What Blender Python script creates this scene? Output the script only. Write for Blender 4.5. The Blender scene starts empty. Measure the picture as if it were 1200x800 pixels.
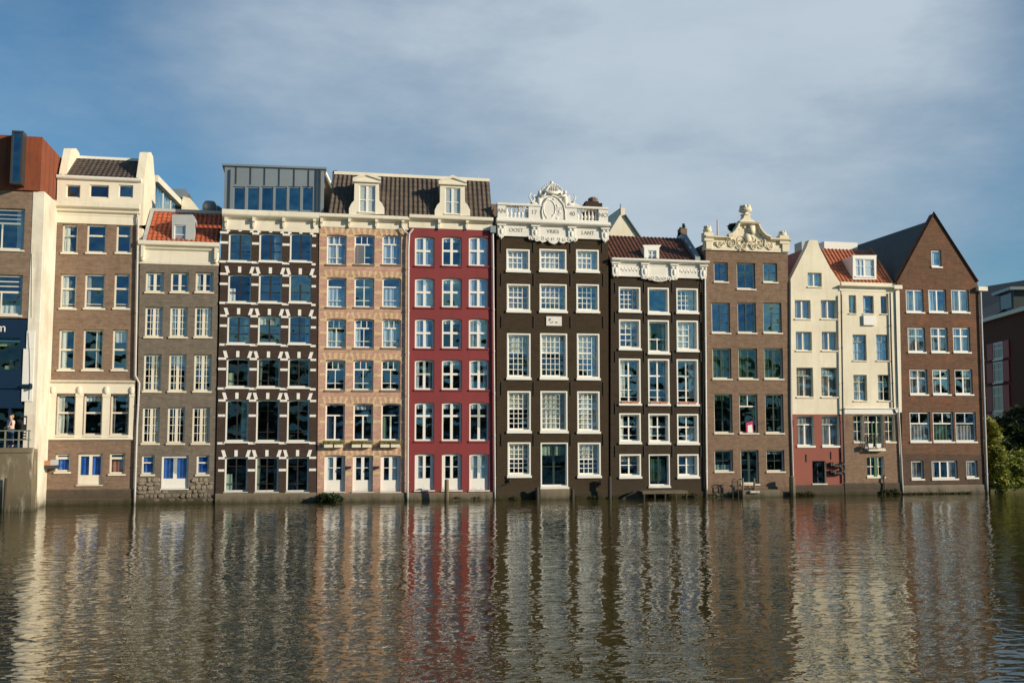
import bpy, math, random
from mathutils import Vector, Matrix
from mathutils.geometry import tessellate_polygon
R = math.radians
random.seed(7)
sc = bpy.context.scene
COL = sc.collection

# ------------------------------------------------------------------ camera geometry (also used to turn photo measurements into metres)
YAW, PITCH, DIST, HC, FPX = R(11.3), R(5.0), 57.86, 3.88, 1200.0
def ray(px, py):
    r = (px-600)/FPX; u = (400-py)/FPX
    F = math.cos(PITCH)-u*math.sin(PITCH)
    return Vector((r*math.cos(YAW)+F*math.sin(YAW), -r*math.sin(YAW)+F*math.cos(YAW), math.sin(PITCH)+u*math.cos(PITCH)))
CAM = Vector((0, -DIST, HC))
def P(px, py, y=0.0):
    d = ray(px, py); t = (y+DIST)/d.y
    return CAM+d*t
def U(px, py, y=0.0): return P(px, py, y).x
def Z(px, py, y=0.0): return P(px, py, y).z

# ------------------------------------------------------------------ materials
def nodes(name):
    m = bpy.data.materials.new(name); m.use_nodes = True
    nt = m.node_tree; b = nt.nodes['Principled BSDF']
    return m, nt, b
def N(nt, t, **k):
    n = nt.nodes.new(t)
    for a, v in k.items():
        if hasattr(n, a): setattr(n, a, v)
        else: n.inputs[a.replace('_', ' ')].default_value = v
    return n
def mixc(nt, fac, a, b, blend='MIX'):
    m = nt.nodes.new('ShaderNodeMix'); m.data_type = 'RGBA'; m.blend_type = blend
    for s, v in ((0, fac), (6, a), (7, b)):
        if hasattr(v, 'links') or hasattr(v, 'is_output'): nt.links.new(v, m.inputs[s])
        else:
            m.inputs[s].default_value = v if s == 0 else (*v[:3], 1)
    return m.outputs[2]
def ramp(nt, src, p0, p1, v0=0.0, v1=1.0):
    m = nt.nodes.new('ShaderNodeMapRange'); m.clamp = True
    m.inputs[1].default_value = p0; m.inputs[2].default_value = p1; m.inputs[3].default_value = v0; m.inputs[4].default_value = v1
    nt.links.new(src, m.inputs[0]); return m.outputs[0]
def math_(nt, op, a, b=None):
    m = nt.nodes.new('ShaderNodeMath'); m.operation = op
    for i, v in ((0, a), (1, b)):
        if v is None: continue
        if hasattr(v, 'is_output'): nt.links.new(v, m.inputs[i])
        else: m.inputs[i].default_value = v
    return m.outputs[0]
def wall_vec(nt, sx=1, sz=1):
    g = N(nt, 'ShaderNodeNewGeometry'); s = N(nt, 'ShaderNodeSeparateXYZ'); c = N(nt, 'ShaderNodeCombineXYZ')
    nt.links.new(g.outputs['Position'], s.inputs[0])
    a = math_(nt, 'ADD', s.outputs[0], s.outputs[1])
    nt.links.new(math_(nt, 'MULTIPLY', a, sx), c.inputs[0]); nt.links.new(math_(nt, 'MULTIPLY', s.outputs[2], sz), c.inputs[1])
    return c.outputs[0], s.outputs[2]
def noise(nt, vec, scale, detail=3, rough=.55):
    n = N(nt, 'ShaderNodeTexNoise'); n.inputs['Scale'].default_value = scale; n.inputs['Detail'].default_value = detail
    n.inputs['Roughness'].default_value = rough; nt.links.new(vec, n.inputs['Vector']); return n.outputs['Fac']
def weather(nt, col, vec, z, amt=.35, algae=.45, dirt=(.05, .045, .035)):
    big = noise(nt, vec, .45, 5, .65)
    col = mixc(nt, ramp(nt, big, .35, .75, 0, amt), col, dirt, 'MIX')
    v2, _ = wall_vec(nt, 3.2, .28)
    st = noise(nt, v2, 1.0, 4, .6)
    col = mixc(nt, ramp(nt, st, .52, .78, 0, amt*.9), col, dirt)
    if algae:
        an = noise(nt, vec, 1.6, 4, .6); v5, _ = wall_vec(nt, 2.4, .5); an = math_(nt, 'ADD', math_(nt, 'MULTIPLY', an, .45), math_(nt, 'MULTIPLY', noise(nt, v5, 1, 4, .7), .95))
        zz = math_(nt, 'SUBTRACT', z, math_(nt, 'MULTIPLY', an, .85))
        col = mixc(nt, ramp(nt, zz, algae-.25, algae-.8, 0, .5), col, (.055, .045, .03))
        col = mixc(nt, ramp(nt, zz, -.32, -.6, 0, .85), col, (.030, .030, .011))
    return col
def brick(name, c1, c2, mortar, amt=.3, algae=.5, bump=.25, patch=None):
    m, nt, b = nodes(name); vec, z = wall_vec(nt)
    t = N(nt, 'ShaderNodeTexBrick'); nt.links.new(vec, t.inputs['Vector'])
    t.inputs['Color1'].default_value = (*c1, 1); t.inputs['Color2'].default_value = (*c2, 1); t.inputs['Mortar'].default_value = (*mortar, 1)
    t.inputs['Scale'].default_value = 1; t.inputs['Brick Width'].default_value = .225; t.inputs['Row Height'].default_value = .068
    t.inputs['Mortar Size'].default_value = .009; t.inputs['Bias'].default_value = -.1
    col = t.outputs['Color']
    mott = noise(nt, vec, 7, 3, .7)
    col = mixc(nt, ramp(nt, mott, .3, .7, .0, .5), col, tuple(min(1, c*1.45) for c in c2))
    mm = noise(nt, vec, 2.2, 4, .7)
    col = mixc(nt, ramp(nt, mm, .5, .72, 0, .5), col, tuple(c*.55 for c in c1))
    if patch:
        pn = noise(nt, vec, .8, 5, .7)
        col = mixc(nt, ramp(nt, pn, .55, .66, 0, .7), col, patch)
    v3, _ = wall_vec(nt, 1.1, 9)
    col = mixc(nt, ramp(nt, noise(nt, v3, 1, 3, .7), .42, .72, 0, .45), col, tuple(c*.55 for c in c1))
    v4, _ = wall_vec(nt, 1.6, 11)
    col = mixc(nt, ramp(nt, noise(nt, v4, 1.3, 3, .7), .5, .75, 0, .45), col, tuple(min(1, c*1.7) for c in c2))
    col = weather(nt, col, vec, z, amt, algae)
    nt.links.new(col, b.inputs['Base Color']); b.inputs['Roughness'].default_value = .9; b.inputs['Specular IOR Level'].default_value = .18
    bp = N(nt, 'ShaderNodeBump'); bp.inputs['Strength'].default_value = bump; bp.inputs['Distance'].default_value = .02
    nt.links.new(math_(nt, 'ADD', t.outputs['Fac'], math_(nt, 'MULTIPLY', mott, -.8)), bp.inputs['Height']); bp.invert = True
    nt.links.new(bp.outputs[0], b.inputs['Normal'])
    return m
def paint(name, c, amt=.16, rough=.55, algae=.4, dirt=(.12, .1, .07), scale=1.0, metal=0):
    m, nt, b = nodes(name); vec, z = wall_vec(nt)
    f = noise(nt, vec, 5*scale, 5, .7)
    col = mixc(nt, ramp(nt, f, .3, .75, 0, .22), c, tuple(x*.72 for x in c))
    col = weather(nt, col, vec, z, amt, algae, dirt)
    nt.links.new(col, b.inputs['Base Color']); b.inputs['Roughness'].default_value = rough; b.inputs['Metallic'].default_value = metal
    bp = N(nt, 'ShaderNodeBump'); bp.inputs['Strength'].default_value = .25; bp.inputs['Distance'].default_value = .01
    nt.links.new(noise(nt, vec, 14, 4, .6), bp.inputs['Height']); nt.links.new(bp.outputs[0], b.inputs['Normal'])
    return m
def tiles(name, c, c2, rough=.6):
    m, nt, b = nodes(name); g = N(nt, 'ShaderNodeNewGeometry'); pos = g.outputs['Position']
    v = N(nt, 'ShaderNodeTexVoronoi'); v.inputs['Scale'].default_value = 3.6; nt.links.new(pos, v.inputs['Vector'])
    s = N(nt, 'ShaderNodeSeparateColor'); nt.links.new(v.outputs['Color'], s.inputs[0])
    col = mixc(nt, s.outputs[0], c, c2)
    col = mixc(nt, ramp(nt, noise(nt, pos, 1.1, 5, .7), .45, .75, 0, .55), col, tuple(x*.4 for x in c))
    col = mixc(nt, ramp(nt, noise(nt, pos, 4, 4, .7), .6, .75, 0, .4), col, (.12, .115, .08))
    nt.links.new(col, b.inputs['Base Color']); b.inputs['Roughness'].default_value = rough
    return m
def glass(name, tint=(.50, .72, 1.0), ior=2.7, trans=(.86, .9, .88)):
    m = bpy.data.materials.new(name); m.use_nodes = True; nt = m.node_tree
    for n in list(nt.nodes): nt.nodes.remove(n)
    o = N(nt, 'ShaderNodeOutputMaterial'); mx = N(nt, 'ShaderNodeMixShader'); tr = N(nt, 'ShaderNodeBsdfTransparent'); gl = N(nt, 'ShaderNodeBsdfGlossy')
    ge = N(nt, 'ShaderNodeNewGeometry'); dp = nt.nodes.new('ShaderNodeVectorMath'); dp.operation = 'DOT_PRODUCT'; nt.links.new(ge.outputs['Incoming'], dp.inputs[0]); nt.links.new(ge.outputs['Normal'], dp.inputs[1])
    f0 = ((ior-1)/(ior+1))**2; fr = math_(nt, 'ADD', math_(nt, 'MULTIPLY', math_(nt, 'POWER', math_(nt, 'SUBTRACT', 1.0, math_(nt, 'ABSOLUTE', dp.outputs['Value'])), 5.0), 1-f0), f0)   # Schlick, the same from both sides
    tr.inputs[0].default_value = (*trans, 1); gl.inputs[0].default_value = (*tint, 1); gl.inputs['Roughness'].default_value = .02
    g = N(nt, 'ShaderNodeNewGeometry')
    nn = N(nt, 'ShaderNodeTexNoise'); nn.inputs['Scale'].default_value = 1.3; nn.inputs['Detail'].default_value = 1
    nt.links.new(g.outputs['Position'], nn.inputs['Vector'])
    bp = N(nt, 'ShaderNodeBump'); bp.inputs['Strength'].default_value = .9; bp.inputs['Distance'].default_value = .05
    nt.links.new(nn.outputs['Fac'], bp.inputs['Height']); nt.links.new(bp.outputs[0], gl.inputs['Normal'])
    nt.links.new(fr, mx.inputs[0]); nt.links.new(tr.outputs[0], mx.inputs[1]); nt.links.new(gl.outputs[0], mx.inputs[2])
    nt.links.new(mx.outputs[0], o.inputs[0]); return m
def leafm(name, c, c2):
    m, nt, b = nodes(name); g = N(nt, 'ShaderNodeNewGeometry')
    col = mixc(nt, ramp(nt, noise(nt, g.outputs['Position'], 2.5, 3), .3, .7), c, c2)
    nt.links.new(col, b.inputs['Base Color']); b.inputs['Roughness'].default_value = .6
    tl = N(nt, 'ShaderNodeBsdfTranslucent'); nt.links.new(col, tl.inputs[0]); mx = N(nt, 'ShaderNodeMixShader'); mx.inputs[0].default_value = .3
    nt.links.new(b.outputs[0], mx.inputs[1]); nt.links.new(tl.outputs[0], mx.inputs[2]); nt.links.new(mx.outputs[0], nt.nodes['Material Output'].inputs[0])
    return m

M = dict(
 brickA=brick('brick_modern', (.19, .125, .085), (.26, .18, .125), (.2, .17, .14), .2),
 brick2=brick('brick_umber', (.20, .125, .088), (.25, .165, .115), (.2, .16, .12), .25),
 brick3=brick('brick_grey', (.15, .12, .092), (.19, .155, .12), (.16, .14, .12), .25),
 brick4=brick('brick_black', (.050, .032, .024), (.065, .042, .032), (.04, .03, .025), .2, bump=.15),
 brick5=brick('brick_salmon', (.47, .26, .19), (.55, .33, .245), (.42, .30, .22), .18),
 yellow=brick('brick_yellow', (.60, .43, .22), (.66, .49, .27), (.5, .38, .25), .12),
 red6=paint('red_plaster', (.235, .026, .028), .45, .7, dirt=(.12, .016, .018)),
 brick7=brick('brick_tarred', (.044, .029, .016), (.053, .036, .020), (.036, .025, .015), .2, bump=.15, algae=.7),
 brick8=brick('brick_tarred_warm', (.042, .029, .018), (.050, .035, .022), (.036, .026, .016), .2, bump=.15, algae=.7),
 brick9=brick('brick_brown', (.19, .12, .08), (.24, .155, .105), (.18, .14, .1), .2),
 brick12=brick('brick_rust', (.13, .065, .038), (.18, .095, .058), (.13, .09, .065), .3, patch=(.30, .11, .055)),
 brick_dark12=brick('brick_sooty', (.085, .055, .04), (.12, .075, .05), (.08, .06, .05), .35, patch=(.16, .08, .05)),
 brick11=brick('brick_dun', (.20, .125, .08), (.26, .165, .11), (.2, .15, .11), .22),
 redbase=paint('red_render', (.29, .08, .052), .3, .8, dirt=(.12, .05, .04)),
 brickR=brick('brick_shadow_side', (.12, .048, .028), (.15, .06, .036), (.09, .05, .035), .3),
 darkplinth=brick('brick_plinth', (.10, .075, .055), (.13, .10, .07), (.1, .08, .06), .4, algae=.7),
 cream=paint('cream_paint', (.82, .75, .60), .22, dirt=(.3, .25, .16)),
 creamwall=paint('cream_plaster', (.84, .76, .58), .32, .8, dirt=(.35, .28, .17)),
 white=paint('white_paint', (.83, .80, .73), .08, dirt=(.35, .3, .22)),
 frame=paint('white_frame', (.84, .81, .73), .05, .4, dirt=(.4, .35, .27)),
 chalk=paint('chalky_wall', (.84, .78, .64), .6, .85, dirt=(.36, .27, .17)),
 stone=paint('sandstone', (.80, .71, .53), .2, .8, dirt=(.3, .23, .13)),
 orn=paint('ornament_white', (.80, .77, .70), .28, .6, dirt=(.4, .36, .28)),
 grey=paint('grey_wood', (.45, .46, .45), .2, dirt=(.2, .2, .18)),
 zinc=paint('zinc', (.30, .33, .34), .2, .45, metal=.5, dirt=(.15, .15, .15)),
 darkm=paint('dark_metal', (.035, .038, .04), .1, .5),
 blackm=paint('black_iron', (.015, .013, .012), .05, .6),
railgreen=paint('grey_green_paint', (.20, .22, .17), .2), green=paint('dark_green_paint', (.02, .045, .035), .1, .35),
 navy=paint('navy_paint', (.006, .022, .055), .1, .4, dirt=(.02, .03, .05)),
 blue=paint('blue_blind', (.015, .13, .60), .08, .6, dirt=(.02, .06, .2)),
 corten=paint('corten', (.27, .065, .022), .55, .85, scale=.6, dirt=(.07, .025, .014)),
 concrete=paint('stained_concrete', (.27, .22, .15), .55, .9, algae=.5, dirt=(.13, .10, .06)),
 streaked=paint('streaked_concrete', (.19, .155, .095), .7, .9, algae=.7, dirt=(.12, .09, .05)),
 rubble=paint('rubble', (.30, .25, .18), .4, .9, algae=.5, dirt=(.08, .06, .04)),
 tdark=tiles('pantile_dark', (.085, .062, .045), (.12, .09, .066)),
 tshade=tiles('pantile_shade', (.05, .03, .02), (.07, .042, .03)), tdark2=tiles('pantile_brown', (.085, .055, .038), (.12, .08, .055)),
 tred=tiles('pantile_red', (.42, .085, .035), (.50, .13, .05)),
 tor=tiles('pantile_orange', (.48, .14, .06), (.56, .2, .09)),
 tmix=tiles('pantile_rust', (.105, .042, .025), (.17, .068, .036)),
 slate=tiles('slate_green', (.025, .04, .038), (.035, .05, .048)),
 room=paint('room', (.055, .045, .038), .2, .9, algae=0),
 curtain=paint('curtain_white', (.72, .72, .66), .06, .9, algae=0, dirt=(.5, .5, .45)),
 bluecurt=paint('curtain_pale_blue', (.50, .60, .68), .06, .9, algae=0, dirt=(.4, .45, .5)),
 greycurt=paint('curtain_grey', (.36, .34, .33), .2, .9, algae=0, dirt=(.2, .2, .2)),
 greencurt=paint('curtain_green', (.12, .20, .14), .2, .9, algae=0, dirt=(.08, .1, .08)),
 redcurt=paint('curtain_red', (.45, .04, .05), .05, .9, algae=0),
 terracotta=paint('terracotta', (.50, .20, .10), .2, .9, algae=0),
 wood=paint('wet_timber', (.22, .17, .10), .5, .85, algae=.5, dirt=(.06, .05, .03)),
 darkwood=paint('dark_timber', (.03, .022, .015), .3, .8),
 pipe=paint('pipe_grey', (.55, .53, .50), .2, .5, dirt=(.2, .18, .15)),
 glass=glass('window_glass'), glass_pale=glass('window_glass_pale', (.62, .78, .95), 3.1, (.85, .88, .86)), glass_deep=glass('window_glass_deep', (.42, .66, 1.0), 2.3, (.86, .9, .88)),
 glassdark=glass('tinted_glass', (.55, .75, .9), 1.9, (.55, .66, .6)),
 glassblue=glass('blue_glass', (.5, .8, 1.0), 2.8, (.2, .35, .5)),
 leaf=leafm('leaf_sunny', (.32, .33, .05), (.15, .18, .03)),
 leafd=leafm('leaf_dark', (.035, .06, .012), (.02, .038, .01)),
 skin=paint('skin', (.55, .32, .22), .0, .6, algae=0),
 pink=paint('pale_coat', (.72, .52, .42), .1, .9, algae=0, dirt=(.4, .3, .25)),
 jeans=paint('jeans', (.04, .07, .14), .1, .9, algae=0),
 hair=paint('blond_hair', (.40, .27, .12), .1, .8, algae=0),
 streaky=None, magenta=paint('magenta_cloth', (.45, .04, .12), .05, .8, algae=0),
 orange=paint('orange_blind', (.62, .22, .06), .3, .8, algae=0, dirt=(.2, .08, .04)),
 letter=paint('letter_grey', (.30, .27, .22), .0, .8, algae=0),
 soil=paint('earth', (.12, .10, .06), .3, .95, algae=0),
 moss=paint('moss', (.09, .085, .025), .4, .95, algae=0, dirt=(.03, .04, .01)),
)

def streaks(m, colr):   # pale lime runs down a wall
    nt = m.node_tree; b = nt.nodes['Principled BSDF']; src = b.inputs['Base Color'].links[0].from_socket
    v, z = wall_vec(nt, 2.6, .5); v2, _ = wall_vec(nt, .5, .5)
    f = math_(nt, 'MULTIPLY', ramp(nt, noise(nt, v, 1, 4, .65), .52, .66), ramp(nt, noise(nt, v2, 1, 2), .42, .6))
    nt.links.new(mixc(nt, math_(nt, 'MULTIPLY', f, .75), src, colr), b.inputs['Base Color'])
streaks(M['streaked'], (.62, .56, .44)); streaks(M['corten'], (.11, .035, .02)); del M['streaky']
# ------------------------------------------------------------------ mesh builder
class MB:
    def __init__(s): s.v = []; s.f = []
    def add(s, vs, fs):
        b = len(s.v); s.v += [tuple(v) for v in vs]; s.f += [tuple(i+b for i in f) for f in fs]; return s
    def box(s, x0, x1, y0, y1, z0, z1):
        return s.add([(x0,y0,z0),(x1,y0,z0),(x1,y1,z0),(x0,y1,z0),(x0,y0,z1),(x1,y0,z1),(x1,y1,z1),(x0,y1,z1)],
              [(0,1,5,4),(1,2,6,5),(2,3,7,6),(3,0,4,7),(4,5,6,7),(3,2,1,0)])
    def obox(s, c, ax, ay, az):   # centre and three half axes
        c, ax, ay, az = map(Vector, (c, ax, ay, az))
        vs = [c+i*ax+j*ay+k*az for k in (-1,1) for j, i in ((-1,-1),(-1,1),(1,1),(1,-1))]
        return s.add(vs, [(0,1,5,4),(1,2,6,5),(2,3,7,6),(3,0,4,7),(4,5,6,7),(3,2,1,0)])
    def prism(s, poly, y0, y1):   # poly in (x,z), front at y0
        n = len(poly)
        vs = [(x, y0, z) for x, z in poly]+[(x, y1, z) for x, z in poly]
        tri = tessellate_polygon([[Vector((x, z, 0)) for x, z in poly]])
        fs = [tuple(t) for t in tri]+[tuple(i+n for i in reversed(t)) for t in tri]
        fs += [(i, (i+1) % n, (i+1) % n+n, i+n) for i in range(n)]
        return s.add(vs, fs)
    def shell(s, poly, y0, y1):   # prism open at the front
        n = len(poly)
        return s.add([(x, y0, z) for x, z in poly]+[(x, y1, z) for x, z in poly], [(i, (i+1) % n, (i+1) % n+n, i+n) for i in range(n)]+[tuple(range(n, 2*n))])
    def ring(s, o, i_, y0, y1):
        n = len(o); vs = [(x, y0, z) for x, z in o]+[(x, y0, z) for x, z in i_]+[(x, y1, z) for x, z in o]+[(x, y1, z) for x, z in i_]
        fs = []
        for a in range(n):
            b = (a+1) % n
            fs += [(a, b, b+n, a+n), (a+2*n, a+3*n, b+3*n, b+2*n), (a, a+2*n, b+2*n, b), (a+n, b+n, b+3*n, a+3*n)]
        return s.add(vs, fs)
    def lathe(s, c, prof, n=10):  # prof: (r, z)
        c = Vector(c); vs = []; fs = []
        for r, z in prof:
            for k in range(n):
                a = 2*math.pi*k/n; vs.append((c.x+r*math.cos(a), c.y+r*math.sin(a), c.z+z))
        for j in range(len(prof)-1):
            for k in range(n):
                k2 = (k+1) % n; fs.append((j*n+k, j*n+k2, (j+1)*n+k2, (j+1)*n+k))
        fs.append(tuple(range(n))[::-1]); fs.append(tuple((len(prof)-1)*n+k for k in range(n)))
        return s.add(vs, fs)
    def tube(s, pts, r, n=7, r1=None):
        pts = [Vector(p) for p in pts]; vs = []; fs = []; m = len(pts)
        for i, p in enumerate(pts):
            d = (pts[min(i+1, m-1)]-pts[max(i-1, 0)]).normalized()
            a = d.orthogonal().normalized() if abs(d.y) > .9 else d.cross(Vector((0, 1, 0))).normalized(); b = d.cross(a)
            rr = r if r1 is None else r+(r1-r)*i/(m-1)
            for k in range(n):
                t = 2*math.pi*k/n; vs.append(p+a*math.cos(t)*rr+b*math.sin(t)*rr)
        for i in range(m-1):
            for k in range(n):
                k2 = (k+1) % n; fs.append((i*n+k, i*n+k2, (i+1)*n+k2, (i+1)*n+k))
        fs += [tuple(range(n))[::-1], tuple((m-1)*n+k for k in range(n))]
        return s.add(vs, fs)
    def ball(s, c, rx, ry=None, rz=None, n=9, m=6):
        ry = ry or rx; rz = rz or rx; vs = []; fs = []
        for j in range(m+1):
            p = math.pi*j/m
            for k in range(n):
                a = 2*math.pi*k/n
                vs.append((c[0]+rx*math.sin(p)*math.cos(a), c[1]+ry*math.sin(p)*math.sin(a), c[2]-rz*math.cos(p)))
        for j in range(m):
            for k in range(n):
                k2 = (k+1) % n; fs.append((j*n+k, j*n+k2, (j+1)*n+k2, (j+1)*n+k))
        return s.add(vs, fs)
    def profile(s, u0, u1, yf, prof):   # prof: (projection, z) bottom to top; extruded along x
        n = len(prof); vs = []
        for u in (u0, u1): vs += [(u, yf-p, z) for p, z in prof]
        fs = [(i, i+n, i+n+1, i+1) for i in range(n-1)]
        # close at back
        vs += [(u0, yf+.05, prof[0][1]), (u0, yf+.05, prof[-1][1]), (u1, yf+.05, prof[0][1]), (u1, yf+.05, prof[-1][1])]
        b = 2*n
        fs += [(0, b, b+2, n), (n-1, 2*n-1, b+3, b+1), tuple([b]+list(range(n))+[b+1])[::-1], tuple([b+2]+list(range(n, 2*n))+[b+3])]
        return s.add(vs, fs)
    def build(s, name, mat, parent=None, smooth=False):
        o0 = Vector((0, 0, 0)); p = parent
        while p is not None: o0 = o0+p.location; p = p.parent
        me = bpy.data.meshes.new(name); me.from_pydata([tuple(Vector(v)-o0) for v in s.v], [], s.f)
        me.materials.append(M[mat] if isinstance(mat, str) else mat)
        if smooth:
            for q in me.polygons: q.use_smooth = True
        me.validate(); me.update()
        o = bpy.data.objects.new(name, me); COL.objects.link(o)
        if parent is not None: o.parent = parent
        return o
def shift_origin(o, loc):
    loc = Vector(loc); o.data.transform(Matrix.Translation(-loc)); o.location = loc; return o
def tag(o, label, cat, group=None):
    o['label'] = label; o['category'] = cat
    if group: o['group'] = group
    return o
def thing(name, label, cat, loc=(0,0,0), group=None):
    o = bpy.data.objects.new(name, None); COL.objects.link(o); o.location = loc; o.empty_display_size = .3
    return tag(o, label, cat, group)
def top(mb, name, mat, label, cat, loc, group=None, smooth=False):
    o = mb.build(name, mat, None, smooth); shift_origin(o, loc); return tag(o, label, cat, group)
def struct(o): o['kind'] = 'structure'; return o
def text(s, name, size, loc, mat, parent, depth=.012, align='CENTER'):
    c = bpy.data.curves.new(name, 'FONT'); c.body = s; c.size = size; c.align_x = align; c.align_y = 'CENTER'; c.extrude = depth
    t = bpy.data.objects.new(name+'_tmp', c); COL.objects.link(t); bpy.context.view_layer.update()
    me = bpy.data.meshes.new_from_object(t.evaluated_get(bpy.context.evaluated_depsgraph_get())); bpy.data.objects.remove(t)
    me.name = name; me.transform(Matrix.Rotation(R(90), 4, 'X')); me.transform(Matrix.Translation(Vector(loc)-parent.location))
    me.materials.clear(); me.materials.append(M[mat])
    o = bpy.data.objects.new(name, me); COL.objects.link(o); o.parent = parent; return o

# ------------------------------------------------------------------ windows
VAR = random.Random(21)
def outline(u0, u1, z0, z1, arch=0):
    if not arch: return [(u0, z0), (u1, z0), (u1, z1), (u0, z1)]
    n = 6; pts = [(u0, z0), (u1, z0)]
    for i in range(n+1):
        t = i/n; pts.append((u1+(u0-u1)*t, z1-arch+arch*4*t*(1-t)))
    return pts
def grid(cols, rows, w=.028):
    return [('v', (i+1)/cols, w, 0, 1) for i in range(cols-1)]+[('h', (j+1)/rows, w, 0, 1) for j in range(rows-1)]
def uz(px, yf):
    x0, y0, x1, y1 = px; ym = (y0+y1)/2; xm = (x0+x1)/2
    return U(x0, ym, yf), U(x1, ym, yf), Z(xm, y1, yf), Z(xm, y0, yf)
def window(H, px, bars, fr=.09, rec=.16, sill=.09, arch=0, mat='frame', barmat=None, curtain=None, ccol='curtain', g='glass', casing=None, name='window', panel=0, sillmat=None, label=None, sproj=.07):
    """registers a hole in house H and builds frame + pane (+ sill, curtain) under its root"""
    yf = H.yf; u0, u1, z0, z1 = uz(px, yf); root = H.root
    if curtain is None and name == 'window' and g != 'glassblue' and VAR.random() < .42:
        curtain = VAR.choice(([(0, 1, .7, 1)], [(0, .16, 0, 1), (.84, 1, 0, 1)], [(0, 1, 0, .28)], [(0, .22, 0, 1)], [(0, 1, .86, 1)], [(.8, 1, 0, 1)]))
        if not ccol or ccol == 'curtain': ccol = VAR.choice(('curtain', 'greycurt', 'bluecurt', 'curtain'))
    z0 += sill
    H.holes.append(outline(u0, u1, z0, z1, arch))
    y0 = yf+rec; e = .004
    if casing:   # deep surround, flush with the wall
        mb = MB(); mb.ring(outline(u0+e, u1-e, z0+e, z1-e, arch), outline(u0+casing, u1-casing, z0+casing, z1-casing, arch), yf-.012, y0+.05)
        cs = mb
        i0, i1, k0, k1 = u0+casing, u1-casing, z0+casing, z1-casing
    else:
        cs = None; i0, i1, k0, k1 = u0+e, u1-e, z0+e, z1-e
    mb = MB(); mb.ring(outline(i0+.001, i1-.001, k0+.001, k1-.001, arch), outline(i0+fr, i1-fr, k0+fr, k1-fr, arch), y0, y0+.06)
    a0, a1, b0, b1 = i0+fr, i1-fr, k0+fr, k1-fr
    zt = lambda t: b1-arch+arch*4*t*(1-t)
    if panel:
        zp = b0+(b1-b0)*panel; mb.box(a0-.002, a1+.002, y0+.012, y0+.05, b0-.002, zp)
    else: zp = b0
    inner = MB(); tgt = mb if barmat is None else inner
    for q, bar in enumerate(bars):
        k, pos, w, s0, s1 = bar
        if k == 'v':
            c = a0+(a1-a0)*pos; lo = zp+(b1-zp)*s0; hi = zp+(b1-zp)*s1 if s1 < 1 else zt(pos)+.004
            tgt.box(c-w/2, c+w/2, y0+.006, y0+.052, lo-.004, hi)
        else:
            c = zp+(b1-zp)*pos; tgt.box(a0+(a1-a0)*s0-.004, a0+(a1-a0)*s1+.004, y0+.010, y0+.056, c-w/2, c+w/2)
    W = mb.build(name, mat, root)
    if label: W['label'] = label
    if cs: cs.build('casing', mat, W)
    if barmat is not None: inner.build('glazing_bars', barmat, W)
    th = random.uniform(-.02, .02); tv = random.uniform(-.03, .014)
    if g == 'glass': g = random.choice(('glass', 'glass', 'glass_pale', 'glass_deep'))
    o = outline(a0-.004, a1+.004, zp-.004, b1+.004, arch)
    MB().add([(x, y0+.032+(x-a0)*th+(z-b0)*tv, z) for x, z in o], [tuple(range(len(o)))]).build('pane', g, W)
    if sill:
        MB().box(u0-.04, u1+.04, yf-sproj, yf+.003, z0-sill, z0-.002).add([], []).build('sill', sillmat or mat, W)
    if curtain:
        c = MB(); yc = y0+.12
        for (s0, s1, t0, t1) in curtain:
            n = max(4, int((a1-a0)*(s1-s0)/.045)); vs = []; fs = []; ph = random.random()*6
            for i in range(n+1):
                x = a0+(a1-a0)*(s0+(s1-s0)*i/n); dy = .03*math.sin(i*1.25+ph)+.012*math.sin(i*.47)
                for k in range(4):
                    f = k/3; zz = b0+(b1-b0)*(t0+(t1-t0)*f)
                    vs.append((x+.015*math.sin(k*2+i), yc+dy*(1.1-.3*f), zz))
            for i in range(n):
                for k in range(3): fs.append((i*4+k, (i+1)*4+k, (i+1)*4+k+1, i*4+k+1))
            c.add(vs, fs)
        c.build('curtain', ccol, W, True)
    return W
FULL = [(0, 1, 0, 1)]; SIDES = [(0, .22, 0, 1), (.78, 1, 0, 1)]; LEFT = [(0, .4, 0, 1)]; RIGHT = [(.62, 1, 0, 1)]
def TOPC(t): return [(0, 1, t, 1)]

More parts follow.
